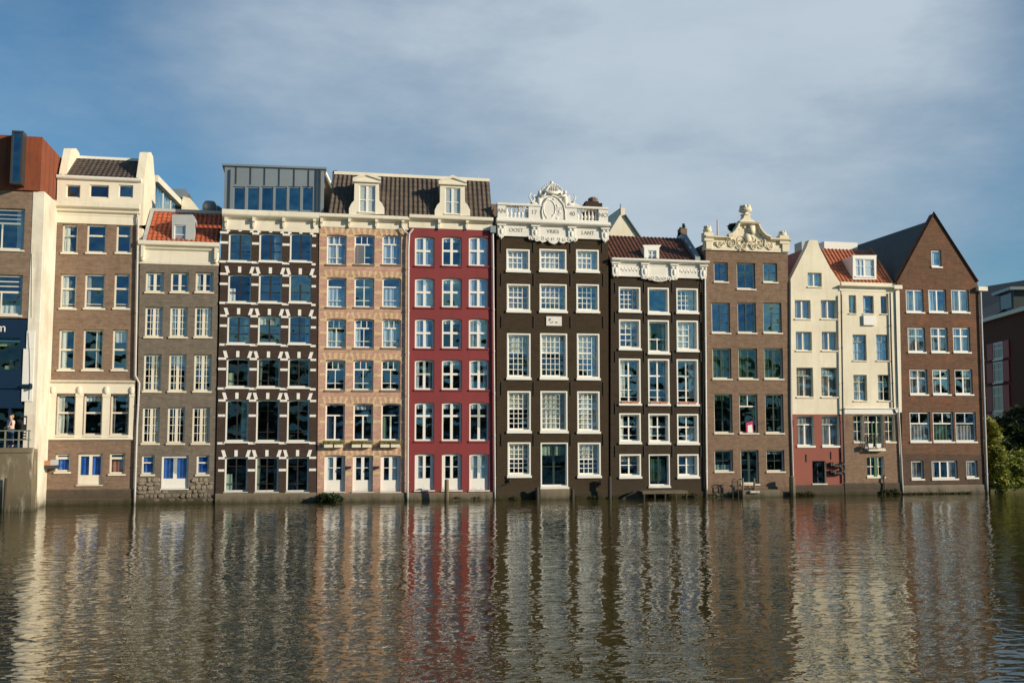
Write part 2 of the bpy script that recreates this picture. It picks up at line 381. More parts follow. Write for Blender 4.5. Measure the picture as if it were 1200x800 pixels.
class House:
    def __init__(s, name, label, cat, cx, yf):
        s.yf = yf; s.holes = []; s.root = thing(name, label, cat, (U(cx, 560, yf), yf, 0), 'canal houses in a row' if name == 'canal_house' else None)
    def wall(s, poly_px, mat, depth=9.0, rev=.3, name='wall', holes=None, cap=True):
        yf = s.yf; holes = s.holes if holes is None else holes
        poly = []
        for q in poly_px:
            p = P(q[0], q[1], yf); poly.append((p.x, p.z))
        loops = [[Vector((x, z, 0)) for x, z in poly]]+[[Vector((x, z, 0)) for x, z in reversed(h)] for h in holes]
        tri = tessellate_polygon(loops); flat = [v for l in loops for v in l]
        mb = MB(); mb.add([(v.x, yf, v.y) for v in flat], [tuple(t) for t in tri])
        n = len(poly); vs = [(x, yf, z) for x, z in poly]+[(x, yf+depth, z) for x, z in poly]
        mb.add(vs, [(i, i+n, (i+1) % n+n, (i+1) % n) for i in range(n)]+([tuple(range(n, 2*n))] if cap else []))
        for h in holes:
            n = len(h); mb.add([(x, yf, z) for x, z in h]+[(x, yf+rev, z) for x, z in h], [(i, (i+1) % n, (i+1) % n+n, i+n) for i in range(n)])
        s.poly = poly; return mb.build(name, mat, s.root)
    def room(s, levels, back=2.8, inset=.06, mat='room', parts=(.333, .667)):
        xs = [x for x, z in s.poly]; u0, u1 = min(xs)+inset, max(xs)-inset; y0 = s.yf+.32; y1 = s.yf+back
        zt = max(levels); zb = min(levels); mb = MB(); mb.add([(u0, y1, zb), (u1, y1, zb), (u1, y1, zt), (u0, y1, zt)], [(0, 1, 2, 3)])
        for z in levels: mb.add([(u0, y0, z), (u1, y0, z), (u1, y1, z), (u0, y1, z)], [(0, 1, 2, 3)])
        for f in parts:
            u = u0+(u1-u0)*f; mb.add([(u, y0, zb), (u, y1, zb), (u, y1, zt), (u, y0, zt)], [(0, 1, 2, 3)])
        mb.build('interior', mat, s.root)
    def levels(s, pys, xm): return [Z(xm, y, s.yf) for y in pys]
    def cornice(s, x0, x1, yt, yb, proj=.35, mat='white', frieze=None, name='cornice', xm=None, yoff=0, steps=None):
        yf = s.yf; xm = (x0+x1)/2 if xm is None else xm
        zt = Z(xm, yt, yf-proj*.6); zb = Z(xm, yb, yf); u0 = U(x0, yt, yf-proj/2); u1 = U(x1, yt, yf-proj/2); h = zt-zb
        prof = steps or [(.03, 0), (.03, .12), (.08, .16), (.08, .45), (.13, .5), (.45, .58), (.62, .7), (.9, .76), (1, .8), (1, .95), (.94, 1)]
        prof = [(max(p*proj, .025), zb+q*h) for p, q in prof]
        return MB().profile(u0, u1, yf, prof).build(name, mat, s.root)
    def pipe(s, pts, r=.045, off=.09, mat='pipe'):
        q = [P(x, y, s.yf-off) for x, y in pts]
        mb = MB(); mb.tube(q, r, 8)
        for k in range(1, len(q)):
            d = q[k]-q[k-1]; m = int(d.length/2.2)
            for i in range(m):
                c = q[k-1]+d*((i+.5)/m); mb.lathe(c-Vector((0, 0, .03)), [(r*1.35, 0), (r*1.35, .06)], 8)
        return mb.build('drainpipe', mat, s.root, False)
    def plinth(s, x0, x1, yt, proj=.07, mat='darkplinth'):
        zt = Z((x0+x1)/2, yt, s.yf-proj); u0 = U(x0, 583, s.yf-proj); u1 = U(x1, 583, s.yf-proj)
        mb = MB(); mb.profile(u0, u1, s.yf, [(proj+.02, -1.2), (proj+.02, zt*.35), (proj, zt*.4), (proj, zt-.05), (proj-.03, zt)])
        return mb.build('plinth', mat, s.root)

def tile_roof(root, BL, BR, TR, TL, mat, pitch=.26, course=.34, amp=.045, name='roof'):
    BL, BR, TR, TL = map(Vector, (BL, BR, TR, TL))
    nrm = (BR-BL).cross(TL-BL).normalized()
    if nrm.y > 0 and nrm.z < 0: nrm = -nrm
    w = (BR-BL).length; h = ((TL-BL).length+(TR-BR).length)/2
    nt_ = max(3, round(w/pitch)); nc = max(3, round(h/course)); prof = [(0, 0), (.15, .75), (.32, 1), (.5, .75), (.66, .15), (.85, -.05)]
    cols = [(i+a)/nt_ for i in range(nt_) for a, b in prof]+[1.0]; hh = [b for i in range(nt_) for a, b in prof]+[0]
    vs = []; fs = []; nc2 = len(cols)
    for j in range(nc):
        for e, lift in ((0, .028), (1, 0)):
            t = (j+e)/nc+(.012 if e and j < nc-1 else 0)
            t = min(t, 1)
            for c, b in zip(cols, hh):
                p = (BL*(1-c)+BR*c)*(1-t)+(TL*(1-c)+TR*c)*t
                vs.append(p+nrm*(amp*b+lift))
        b0 = j*2*nc2
        for i in range(nc2-1): fs.append((b0+i, b0+i+1, b0+nc2+i+1, b0+nc2+i))
        if j:
            for i in range(nc2-1): fs.append((b0-nc2+i, b0-nc2+i+1, b0+i+1, b0+i))
    # underside
    b = len(vs); vs += [BL-nrm*.06, BR-nrm*.06, TR-nrm*.06, TL-nrm*.06]; fs.append((b+3, b+2, b+1, b))
    l = nc2-1; top_ = (2*nc-1)*nc2
    fs += [(b, b+1, l, 0), (b+2, b+3, top_, top_+l), (b+3, b, 0, top_), (b+1, b+2, top_+l, l)]
    mb = MB(); mb.add(vs, fs); return mb.build(name, mat, root)

def dormer(H, px, ybase, wpx, bars, depth=1.8, mat='white', roofmat=None, cheek=None, roofpoly=None, y=None, name='dormer'):
    """a roof dormer with a hollow front and glazed window; px = front outline polygon in photo pixels"""
    yd = H.yf+.25 if y is None else y
    poly = [(P(a, b, yd).x, P(a, b, yd).z) for a, b in px]
    D = House.__new__(House); D.yf = yd; D.holes = []; D.root = H.root
    u0, u1, z0, z1 = uz(wpx, yd)
    hole = [(u0, z0), (u1, z0), (u1, z1), (u0, z1)]
    loops = [[Vector((x, z, 0)) for x, z in poly], [Vector((x, z, 0)) for x, z in reversed(hole)]]
    tri = tessellate_polygon(loops); flat = [v for l in loops for v in l]
    mb = MB(); mb.add([(v.x, yd, v.y) for v in flat], [tuple(t) for t in tri]); n = len(poly)
    mb.add([(x, yd, z) for x, z in poly]+[(x, yd+.12, z) for x, z in poly], [(i, i+n, (i+1) % n+n, (i+1) % n) for i in range(n)])
    mb.add([(x, yd, z) for x, z in hole]+[(x, yd+.4, z) for x, z in hole], [(i, (i+1) % 4, (i+1) % 4+4, i+4) for i in range(4)])
    mb.add([(x, yd+.4, z) for x, z in hole], [(0, 1, 2, 3)])
    d = mb.build(name, mat, H.root)
    # body behind
    xs = [a for a, b in roofpoly or px]
    bp = [(P(a, b, yd).x, P(a, b, yd).z) for a, b in (roofpoly or px)]
    MB().prism(bp, yd+.121, yd+depth).build('dormer_cheek', cheek or mat, d)
    # window under the dormer
    y0 = yd+.06; fr = .05
    w = MB(); w.ring(outline(u0+.002, u1-.002, z0+.002, z1-.002), outline(u0+fr, u1-fr, z0+fr, z1-fr), y0, y0+.05)
    for k, pos, bw, s0, s1 in bars:
        if k == 'v': c = u0+fr+(u1-u0-2*fr)*pos; w.box(c-bw/2, c+bw/2, y0+.004, y0+.046, z0+fr-.003, z1-fr+.003)
        else: c = z0+fr+(z1-z0-2*fr)*pos; w.box(u0+fr-.003, u1-fr+.003, y0+.008, y0+.05, c-bw/2, c+bw/2)
    w.build('window_frame', 'frame', d)
    MB().add([(u0+fr-.003, y0+.03, z0+fr-.003), (u1-fr+.003, y0+.03, z0+fr-.003), (u1-fr+.003, y0+.03, z1-fr+.003), (u0+fr-.003, y0+.03, z1-fr+.003)], [(0, 1, 2, 3)]).build('pane', 'glass', d)
    MB().box(u0-.05, u1+.05, yd-.06, yd+.003, z0-.06, z0-.002).build('sill', mat, d)
    return d

def urn(mb, c, h, r):
    mb.lathe(c, [(r*.75, 0), (r*.75, h*.08), (r*.35, h*.14), (r*.3, h*.24), (r*.8, h*.34), (r*1.0, h*.5), (r*.95, h*.6), (r*.6, h*.68), (r*.9, h*.74), (r*.55, h*.8), (r*.45, h*.9), (r*.15, h)], 10)
    for k in range(6):
        a = k*1.05; mb.ball((c[0]+r*.55*math.cos(a), c[1]+r*.55*math.sin(a), c[2]+h*.82), r*.32)
def spiral(mb, c, r, turns=1.6, w=.035, flip=1, a0=0, yf=0):
    pts = []
    for i in range(22):
        t = i/21; a = a0+flip*t*turns*2*math.pi; rr = r*(1-.85*t); pts.append((c[0]+rr*math.cos(a), yf, c[1]+rr*math.sin(a)))
    mb.tube(pts, w, 6, w*.5)

WAVE0, WAVE1, WAVE2, WAVE3 = .0022, .029, .026, .045
SUN, SKYSTR, EXPO = 5.0, .094, 0.06
CLOUD_A, CLOUD_B, SKYTINT = (3.1, 4.1, 5.1), (5.5, 6.4, 7.2), (.60, .93, 1.03)
def PXx(px, py, x):
    d = ray(px, py); return CAM+d*(x/d.x)
def V2(px, py, y): q = P(px, py, y); return Vector((q.x, y, q.z))

# =================================================================== modern brick building at the far left
A = House('corner_building', 'modern brown brick building topped by a rust red steel box above a navy shopfront', 'building', 10, -2.8)
yA = A.yf
window(A, (-14, 244, 28.5, 294.5), [('h', .66, .09, 0, 1), ('h', .78, .05, 0, 1), ('h', .89, .05, 0, 1), ('v', .35, .07, 0, .66)], fr=.1, rec=.14, mat='cream', curtain=None)
window(A, (-16, 321.5, 26, 371), [('h', .58, .10, 0, 1), ('h', .74, .05, 0, 1), ('h', .87, .05, 0, 1), ('v', .38, .07, 0, .58)], fr=.1, rec=.14, mat='cream', curtain=[(.38, 1, 0, .22)])
A.wall([(-40, 372), (44, 373), (46.5, 224), (-40, 220)], 'brickA', 2.75)
A.room([Z(10, y, yA) for y in (372, 300, 224)])
# corten box : front and receding right side
u1 = U(47, 190, yA); b = MB(); zc0 = Z(47, 223.5, yA-.12); zc1 = Z(47, 160.5, yA-.12); uL = U(-60, 190, yA)
b.box(uL, u1+.08, yA-.12, yA+7, zc0, zc1); c = b.build('steel_box', 'corten', A.root)
s = MB()
for k in range(9):
    if uL+k*.9 < u1-.1: s.box(uL+k*.9, uL+k*.9+.02, yA-.135, yA-.118, zc0+.01, zc1-.01)
for k in range(7): s.box(u1+.078, u1+.095, yA+.7+k*.9, yA+.72+k*.9, zc0+.01, zc1-.01)
s.build('panel_seams', 'corten', c)
q0, q1 = P(13, 213.5, yA-.75), P(26, 155, yA-.75)
g = MB().box(q0.x, q1.x, yA-.72, yA-.125, q0.z, q1.z).build('glass_bay', 'glassblue', A.root)
MB().ring([(q0.x-.06, q0.z-.08), (q1.x+.06, q0.z-.08), (q1.x+.06, q1.z+.06), (q0.x-.06, q1.z+.06)], [(q0.x+.03, q0.z+.03), (q1.x-.03, q0.z+.03), (q1.x-.03, q1.z-.03), (q0.x+.03, q1.z-.03)], yA-.78, yA-.13).build('bay_frame', 'darkm', g)
# plastered side wall facing right
xs = U(44.5, 400, yA)
zt = zc0; m = MB(); m.box(xs-.5, xs+.035, yA-.02, -.03, -1.2, zt-.02)
sw = m.build('side_wall', 'chalk', A.root)
p0, p1 = P(25, 470, yA-.05), P(41, 388, yA-.05)
MB().box(p0.x, p1.x, yA-.06, yA+.5, p0.z, Z(30, 408.5, yA-.05)).box(p0.x+.12, p1.x, yA-.045, yA+.5, Z(30, 408, yA-.05), p1.z).build('plaster_pier', 'white', A.root)
MB().tube([P(34, 389, yA-.09), P(35, 412, yA-.09), P(35.5, 440, yA-.09), P(34.5, 468, yA-.09)], .012, 5).tube([P(37.5, 297, yA-.03), P(37, 372, yA-.03)], .02, 5).build('wall_cable', 'pipe', A.root)
# shopfront
def zb(y): return Z(20, y, yA)
ush = U(39.5, 440, yA); f = MB()
f.box(uL, ush, yA+.02, yA+.3, zb(396), zb(374)); f.box(uL, p0.x, yA-.02, yA+.3, zb(452), zb(433)); f.box(uL, p0.x, yA, yA+.3, zb(475), zb(453)); f.box(uL, p0.x+.5, yA-.1, yA+.3, zb(455), zb(450))
f.box(U(30, 500, yA), ush, yA+.0, yA+.3, zb(526), zb(474)); f.box(U(9, 500, yA), U(11.5, 500, yA), yA+.02, yA+.3, zb(526), zb(475)); f.box(uL, U(30, 500, yA), yA+.01, yA+.3, zb(526), zb(520)); f.box(uL, U(30, 500, yA), yA+.01, yA+.3, zb(478), zb(474))
f.box(U(23, 410, yA), p0.x+.05, yA+.01, yA+.3, zb(433), zb(396))
sf = f.build('shopfront', 'navy', A.root)
text('m', 'sign_letter', .62, (U(1.2, 384, yA), yA+.012, zb(384.5)), 'white', A.root, .01)
MB().box(p0.x-.02, p0.x+.42, yA-.24, yA-.1, zb(453.5), zb(451)).box(p0.x+.38, p0.x+.46, yA-.26, yA-.08, zb(456), zb(449)).build('awning_arm', 'navy', A.root)
MB().add([(uL, yA+.2, zb(433)), (U(23.5, 410, yA), yA+.2, zb(433)), (U(23.5, 410, yA), yA+.2, zb(396)), (uL, yA+.2, zb(396))], [(0, 1, 2, 3)]).add([(uL, yA+.18, zb(521)), (U(30, 500, yA), yA+.18, zb(521)), (U(30, 500, yA), yA+.18, zb(476)), (uL, yA+.18, zb(476))], [(0, 1, 2, 3)]).build('shop_window', 'glassdark', A.root)
MB().box(uL, ush, yA+2.2, yA+2.3, zb(526), zb(396)).box(uL, ush, yA+.32, yA+2.2, zb(434), zb(432)).box(uL, ush, yA+.32, yA+2.2, zb(395.5), zb(393)).build('interior', 'room', A.root)
MB().box(uL, U(14, 405, yA), yA+.5, yA+.55, zb(405), zb(401)).box(U(3, 430, yA), U(14, 430, yA), yA+.4, yA+.8, zb(432), zb(428)).ball((U(10, 427, yA), yA+.5, zb(425)), .12, .12, .2).build('window_display', 'cream', sf)
MB().box(U(27, 500, yA), U(31.5, 500, yA), yA-.06, yA-.005, zb(514), zb(487)).build('notice_board', 'blackm', A.root)
nb = MB(); nb.box(U(28.3, 500, yA), U(30.4, 500, yA), yA-.07, yA-.058, zb(497), zb(489))
for k in range(3): nb.box(U(26.5+k*.2, 500, yA)+.07, U(31, 500, yA), yA-.068, yA-.058, zb(513-k*3.2), zb(511.6-k*3.2))
nb.build('notice_sheet', 'white', A.root)
# quay wall under the shop
yq = -3.95; uq = U(36, 560, yq)
q = MB(); q.prism([(uL-3, -1.2), (uq+.1, -1.2), (uq, Z(39, 526, yq)), (uL-3, Z(10, 526, yq))], yq, yA-.03)
o = q.box(uL-3, uq+.03, yq-.05, yq+.4, Z(20, 530, yq), Z(20, 524.5, yq)).box(uL-3, uq-.2, yA-.03, yA+2.6, -1, Z(20, 525, yq)).build('quay_wall', 'streaked'); shift_origin(o, (uq-3, yq, 0)); tag(o, 'stained concrete quay wall streaked with white under the navy shopfront terrace', 'wall')
zq = Z(20, 524.5, yq)
r = thing('terrace_railing', 'grey green metal railing on the concrete quay beside the navy shopfront', 'railing', (uq-1.5, yq+.15, zq))
for i, px in enumerate((-12, 6, 22, 33.5)):
    x = U(px, 515, yq+.15); MB().box(x-.035, x+.035, yq+.12, yq+.18, zq, Z(px, 503.5, yq+.15)).build('post', 'railgreen', r)
for y in (504.5, 515): z = Z(20, y, yq+.15); MB().box(U(-30, y, yq), U(36, y, yq+.15), yq+.11, yq+.19, z-.025, z+.03).build('rail', 'railgreen', r)
x = U(6.5, 570, yq-.2)
top(MB().lathe((x, yq-.2, -1.2), [(.07, 0), (.065, Z(6, 560, yq-.2)+1.2)], 8), 'mooring_pile', 'darkwood', 'thin black pole standing in the water against the stained concrete quay', 'mooring pile', (x, yq-.2, 0), 'mooring piles in the canal')

# person on the terrace
def skin(name, verts, edges, radii, mat, parent, sub=2):
    me = bpy.data.meshes.new(name); me.from_pydata([Vector(v) for v in verts], edges, []); o = bpy.data.objects.new(name, me); COL.objects.link(o)
    m = o.modifiers.new('s', 'SKIN'); 
    for i, rr in enumerate(radii): me.skin_vertices[0].data[i].radius = (rr, rr) if not isinstance(rr, tuple) else rr
    me.skin_vertices[0].data[0].use_root = True
    ss = o.modifiers.new('d', 'SUBSURF'); ss.levels = sub; ss.render_levels = sub
    bpy.context.view_layer.update()
    m2 = bpy.data.meshes.new_from_object(o.evaluated_get(bpy.context.evaluated_depsgraph_get())); bpy.data.objects.remove(o)
    m2.name = name; m2.materials.clear(); m2.materials.append(M[mat]); n = bpy.data.objects.new(name, m2); COL.objects.link(n); n.parent = parent
    for p_ in m2.polygons: p_.use_smooth = True
    return n
px_ = P(11.5, 524, -3.4)
pr = thing('person', 'blond person in a pale pink hooded coat and jeans standing behind the terrace railing', 'person', (px_.x, -3.4, zq))
pr.rotation_euler = (0, 0, R(-50))
k = 1.62/1.75
bv = [(0,0,.95),(0,0,1.12),(0,0,1.3),(0,0,1.44),(0,-.01,1.52),(0,-.02,1.62),(0,-.02,1.72), (-.1,0,.9),(-.11,-.02,.5),(-.12,.03,.09),(-.12,-.1,.05), (.1,0,.9),(.12,.04,.5),(.13,.1,.09),(.13,-.03,.05),
      (-.2,0,1.4),(-.27,-.02,1.14),(-.2,-.2,1.02),(-.16,-.27,1.02),(.2,0,1.4),(.27,-.02,1.14),(.22,-.2,1.1),(.19,-.27,1.12)]
be = [(0,1),(1,2),(2,3),(3,4),(4,5),(5,6),(0,7),(7,8),(8,9),(9,10),(0,11),(11,12),(12,13),(13,14),(3,15),(15,16),(16,17),(17,18),(3,19),(19,20),(20,21),(21,22)]
br_ = [.14,.13,.15,.12,.055,.1,.085,.095,.065,.045,.04,.095,.065,.045,.04,.065,.05,.035,.03,.065,.05,.035,.03]
skin('body', [Vector(v)*k for v in bv], be, [r_*k for r_ in br_], 'skin', pr)
skin('coat', [Vector(v)*k for v in [(0,0,.82),(0,0,1.0),(0,0,1.25),(0,.01,1.42),(0,.05,1.5),(-.2,0,1.4),(-.28,-.02,1.13),(-.21,-.19,1.04),(.2,0,1.4),(.28,-.02,1.13),(.23,-.19,1.1)]], [(0,1),(1,2),(2,3),(3,4),(3,5),(5,6),(6,7),(3,8),(8,9),(9,10)], [x*k for x in (.2,.185,.185,.16,.11,.085,.07,.055,.085,.07,.055)], 'pink', pr)
skin('trousers', [Vector(v)*k for v in [(0,0,.92),(-.1,0,.88),(-.11,-.02,.5),(-.12,.03,.12),(.1,0,.88),(.12,.04,.5),(.13,.1,.12)]], [(0,1),(1,2),(2,3),(0,4),(4,5),(5,6)], [x*k for x in (.15,.11,.08,.065,.11,.08,.065)], 'jeans', pr)
skin('hair', [Vector(v)*k for v in [(0,.02,1.75),(0,.06,1.66),(0,.07,1.52)]], [(0,1),(1,2)], [.095, .1, .07], 'hair', pr)

# =================================================================== house 2 : umber brick, cream attic
H = House('canal_house', 'tall brown brick canal house with cream attic and cream pilastered storey', 'house', 105, 0.0)
yf = 0.0
for row, (ya, yb), xs_, tr in ((1, (263, 298), ((72.6, 91), (101.5, 124.5), (136, 153.5)), .62), (2, (321, 363), ((70.5, 89.5), (99, 123), (133.5, 152)), .58), (3, (386, 435), ((68.5, 87.5), (97, 121), (131.5, 149.5)), .5)):
    for i, (a, c) in enumerate(xs_):
        bars = [('h', tr, .09, 0, 1)]+([('h', .08, .03, 0, 1)] if row == 2 else [])
        window(H, (a, ya, c, yb), bars, fr=.085, rec=.13, mat='cream', curtain=([(.0, .45, 0, 1)] if i == 0 else [(.62, .8, 0, 1)] if (row == 3 and i == 1) else None))
for i, (a, c) in enumerate(((65.5, 88), (97.5, 119.5), (129, 151))):
    window(H, (a, 462, c, 511.5), [('h', .55, .09, 0, 1)], fr=.08, rec=.2, mat='cream', curtain=([(0, .35, 0, 1), (.5, .62, 0, .6)] if i == 0 else None))
window(H, (64.5, 531.5, 82.5, 554.5), [('h', .82, .12, 0, 1)], fr=.09, rec=.12, mat='cream', curtain=FULL, ccol='blue', label='small window with a blue blind')
window(H, (128, 530.5, 146.5, 557), [('h', .8, .12, 0, 1)], fr=.09, rec=.12, mat='cream', curtain=[(0, 1, 0, .62)], ccol='orange', label='small window with orange things behind it')
window(H, (91, 531, 120, 569), [('v', .5, .16, 0, 1), ('h', .985, .05, 0, 1)], fr=.11, rec=.12, mat='cream', curtain=FULL, ccol='blue', name='door', panel=.28, sill=.05)
H.wall([(53.5, 600), (52, 575), (64.8, 250), (161.3, 250), (156.5, 600)], 'brick2', 9)
H.room(H.levels((575, 520, 440, 372, 308, 255), 108))
H.plinth(52, 157, 573, .06, 'darkplinth')
# pilastered storey
z = lambda py: Z(105, py, 0)
t = MB()
for a, c in ((58, 65.3), (88.5, 97), (120, 128.6), (151.5, 157)):
    t.box(U(a, 485, 0), U(c, 485, 0), -.06, .002, z(512), z(461.8)); t.box(U(a-.4, 485, 0), U(c+.4, 485, 0), -.09, .002, z(464.5), z(461)); 
    t.ball(((U(a, 485, 0)+U(c, 485, 0))/2, -.1, z(457)), .13, .07, .22)
t.box(U(57.5, 485, 0), U(157, 485, 0), -.045, .002, z(460.9), z(449))
t.profile(U(56.5, 446, -.15), U(157.8, 446, -.15), 0, [(.05, z(449)), (.1, z(448.5)), (.2, z(447.4)), (.22, z(446)), (.1, z(445.4))])
t.box(U(57, 485, 0), U(157, 485, 0), -.1, .002, z(515), z(512))
t.build('pilaster_front', 'cream', H.root)
# cornice and attic
H.cornice(61, 164, 237, 262.5, .42, 'cream', steps=[(.06, 0), (.06, .38), (.12, .4), (.12, .5), (.5, .56), (.55, .66), (.9, .72), (1, .76), (1, .95), (.9, 1)])
at = MB(); ya = .3
D = House.__new__(House); D.yf = ya; D.holes = []; D.root = H.root
for a, c in ((77.5, 94), (105, 127.5), (139, 156)): window(D, (a, 216.8, c, 231.5), [], fr=.05, rec=.08, mat='cream', sill=.0)
D.wall([(66.5, 238), (67.2, 210), (166, 210.5), (165, 239)], 'cream', 3.5, .12, 'attic_wall')
MB().box(U(68, 225, ya)+.1, U(164, 225, ya)-.1, ya+1.2, ya+1.25, Z(100, 238, ya), Z(100, 212, ya)).build('attic_interior', 'room', H.root)
za = Z(115, 211, ya)
H_ = MB().profile(U(66, 211, .15), U(165.5, 211, .15), ya, [(.02, za-.04), (.16, za), (.2, za+.08), (.2, za+.15), (0, za+.16)]).build('gutter', 'white', H.root)
yr = 2.75
tile_roof(H.root, (U(69, 211, ya), ya-.05, za+.12), (U(164, 211, ya), ya-.05, za+.12), (U(164, 211, ya), yr, Z(120, 187, yr)), (U(69, 211, ya), yr, Z(120, 187, yr)), 'tdark')
zr = Z(120, 187, yr)
MB().add([(U(69, 211, ya), yr+.01, zr), (U(164, 211, ya), yr+.01, zr), (U(164, 211, ya), 6, za), (U(69, 211, ya), 6, za)], [(3, 2, 1, 0)]).build('rear_roof', 'tdark', H.root)
MB().box(U(69, 211, ya), U(164, 211, ya), yr-.12, yr+.16, zr-.02, zr+.13).build('ridge', 'white', H.root)
xr = U(167, 240, 0)
pr_ = [(q.y, q.z) for q in [PXx(a, b, xr) for a, b in ((165.6, 262), (168, 205.5), (173, 179), (177, 178.5), (179.5, 184), (181, 204), (182, 214), (182, 262))]]
def side_prism(poly, x0, x1):
    mb = MB(); n = len(poly); tri = tessellate_polygon([[Vector((y, z, 0)) for y, z in poly]])
    mb.add([(x0, y, z) for y, z in poly]+[(x1, y, z) for y, z in poly], [tuple(t_) for t_ in tri]+[tuple(i+n for i in t_) for t_ in tri]+[(i, (i+1) % n, (i+1) % n+n, i+n) for i in range(n)])
    return mb
prm = [(max(y, .31), z) for y, z in pr_]
side_prism(prm, xr-.42, xr).build('gable_parapet', 'creamwall', H.root)
xl = U(66.5, 240, 0); side_prism(prm, xl-.02, xl+.36).build('gable_parapet', 'creamwall', H.root)
side_prism([(.31, z(262)-.1), (.31, z(262)-6), (10, z(262)-6), (10, z(262)-.1)], xr-.2, xr+.012).build('side_wall', 'creamwall', H.root)
bm_ = [PXx(a, b, xr-.1) for a, b in ((181.2, 209), (217.5, 245.5))]
MB().tube([bm_[0], bm_[1]], .28, 4).build('roof_beam', 'cream', H.root)
gq = [PXx(a, b, xr-.2) for a, b in ((181.2, 213), (210, 247), (210, 262), (181.2, 262))]
gg = MB().add([tuple(v) for v in gq], [(0, 1, 2, 3)]).build('rear_glazing', 'glassdark', H.root)
gm = MB()
for t_ in (.0, .3, .6, .95): a_ = gq[0].lerp(gq[1], t_); gm.tube([a_, Vector((a_.x, a_.y, gq[3].z))], .06, 4)
gm.build('glazing_bars', 'grey', gg)
H.pipe([(161.8, 262), (159.3, 400), (158.6, 440), (163.3, 449), (160.5, 500), (157.6, 592)], .055, .14)
H.pipe([(155, 246), (161, 249), (161.8, 262)], .05, .14)
wb = P(56, 548, -.55)
t = MB().box(wb.x-.42, wb.x+.42, -.75, -.02, Z(56, 549, -.7), Z(56, 545, -.7)).build('wall_box', 'darkm', None); shift_origin(t, (wb.x, 0, wb.z)); tag(t, 'small weathered hanging trough with red and grey sides beside the pale side wall', 'trough')
t2 = MB().box(wb.x-.4, wb.x+.15, -.74, -.04, Z(56, 545, -.7)+.002, Z(56, 539.5, -.7)).build('red_board', 'terracotta'); t2.parent = t; t2.data.transform(Matrix.Translation(-t.location))
t2 = MB().box(wb.x+.152, wb.x+.4, -.73, -.04, Z(56, 545, -.7)+.002, Z(56, 538.5, -.7)).build('grey_board', 'grey'); t2.parent = t; t2.data.transform(Matrix.Translation(-t.location))

# =================================================================== house 3 : low grey brick with red roof
H = House('canal_house', 'low grey brown brick canal house with red tiled roof and single grey dormer', 'house', 207, .05)
yf = H.yf
for (ya, yb), xs_, rows, cu, arch in (((319, 344), ((170.5, 192), (200, 221), (229, 250)), 0, None, 0), ((359.6, 396.5), ((169.7, 190.7), (199, 219.6), (228, 248.5)), 4, None, 0), ((415, 460), ((168, 189), (197.6, 218), (227, 247.6)), 5, None, 0), ((477, 521), ((166.5, 187), (196, 216.5), (225, 245.7)), 4, 1, 0)):
    for i, (a, c) in enumerate(xs_):
        bars = [('v', .5, .15, 0, 1)]
        if rows: bars += [('v', .25, .03, 0, 1), ('v', .75, .03, 0, 1)]+[('h', (j+1)/rows, .035, 0, 1) for j in range(rows-1)]
        else: bars += [('h', .3, .03, 0, 1)]
        window(H, (a, ya, c, yb), bars, fr=.09, rec=.13, mat='cream', curtain=([(.55, 1, 0, 1)] if rows and (i == 0 or rows == 4 and i == 2) else [(0, 1, .7, 1)] if rows == 5 else [(0, .2, 0, 1), (.85, 1, 0, 1)] if i != 1 else None), sillmat='stone')
for a, c in ((165.7, 181), (230, 245)): window(H, (a, 533, c, 557.5), [('h', .62, .07, 0, 1)], fr=.09, rec=.13, mat='cream', curtain=FULL, ccol='blue', label='small basement window with blue blind')
window(H, (189, 533.5, 220.7, 573.5), [('v', .5, .2, 0, 1), ('h', .985, .05, 0, 1)], fr=.1, rec=.1, mat='frame', curtain=FULL, ccol='blue', name='door', panel=.28, sill=.05, label='white double door with blue blinds in its panes')
H.wall([(158, 600), (164.5, 300), (256.5, 300), (251.5, 600)], 'brick3', 9)
H.room(H.levels((574, 527, 467, 403, 350, 305), 207))
rb = MB(); zt = Z(205, 566, yf-.1); rr = random.Random(3); z_ = .12; row = 0
while z_ < zt+.1:
    hr = rr.uniform(.16, .27); u = U(158.6, 575, yf)+.08
    while u < U(251.3, 575, yf)-.1:
        w = rr.uniform(.18, .55); h = hr*rr.uniform(.75, 1.1); n = rr.choice((5, 6, 7)); c = (u+w/2, z_+hr/2+rr.uniform(-.03, .03))
        if not (U(187.5, 570, yf)-.1 < c[0] < U(222, 570, yf)+.1 and z_+h > Z(205, 574, yf)) and c[0]+w/2 < U(251.7, 575, yf):
            ph = rr.random(); pts = [(c[0]+w*.52*math.cos(6.283*(k+ph)/n)*rr.uniform(.85, 1.1), c[1]+h*.6*math.sin(6.283*(k+ph)/n)*rr.uniform(.85, 1.1)) for k in range(n)]
            yo = yf-rr.uniform(.02, .09); inn = [(c[0]+(x-c[0])*.72, c[1]+(zq_-c[1])*.72) for x, zq_ in pts]
            rb.add([(x, yf+.01, zq_) for x, zq_ in pts]+[(x, yo, zq_) for x, zq_ in inn], [(k, (k+1) % n, (k+1) % n+n, k+n) for k in range(n)]+[tuple(range(n, 2*n))])
        u += w*.93
    z_ += hr*.95
rb.build('rubble_base', 'rubble', H.root)
H.plinth(158.5, 251.7, 584, .05, 'darkplinth')
H.cornice(162.3, 257, 283, 310, .34, 'cream', steps=[(.06, 0), (.06, .05), (.1, .06), (.1, .6), (.4, .66), (.5, .74), (.9, .8), (1, .83), (1, .96), (.9, 1)])
for a in (165.5, 251.5): MB().box(U(a, 300, yf-.1), U(a+3.4, 300, yf-.1), yf-.26, yf-.034, Z(200, 303, yf), Z(200, 289.5, yf)).ball((U(a+1.7, 300, yf-.1), yf-.12, Z(200, 304.5, yf)), .12, .1, .14).build('bracket', 'cream', H.root)
y0, yr = yf+.1, yf+2.5
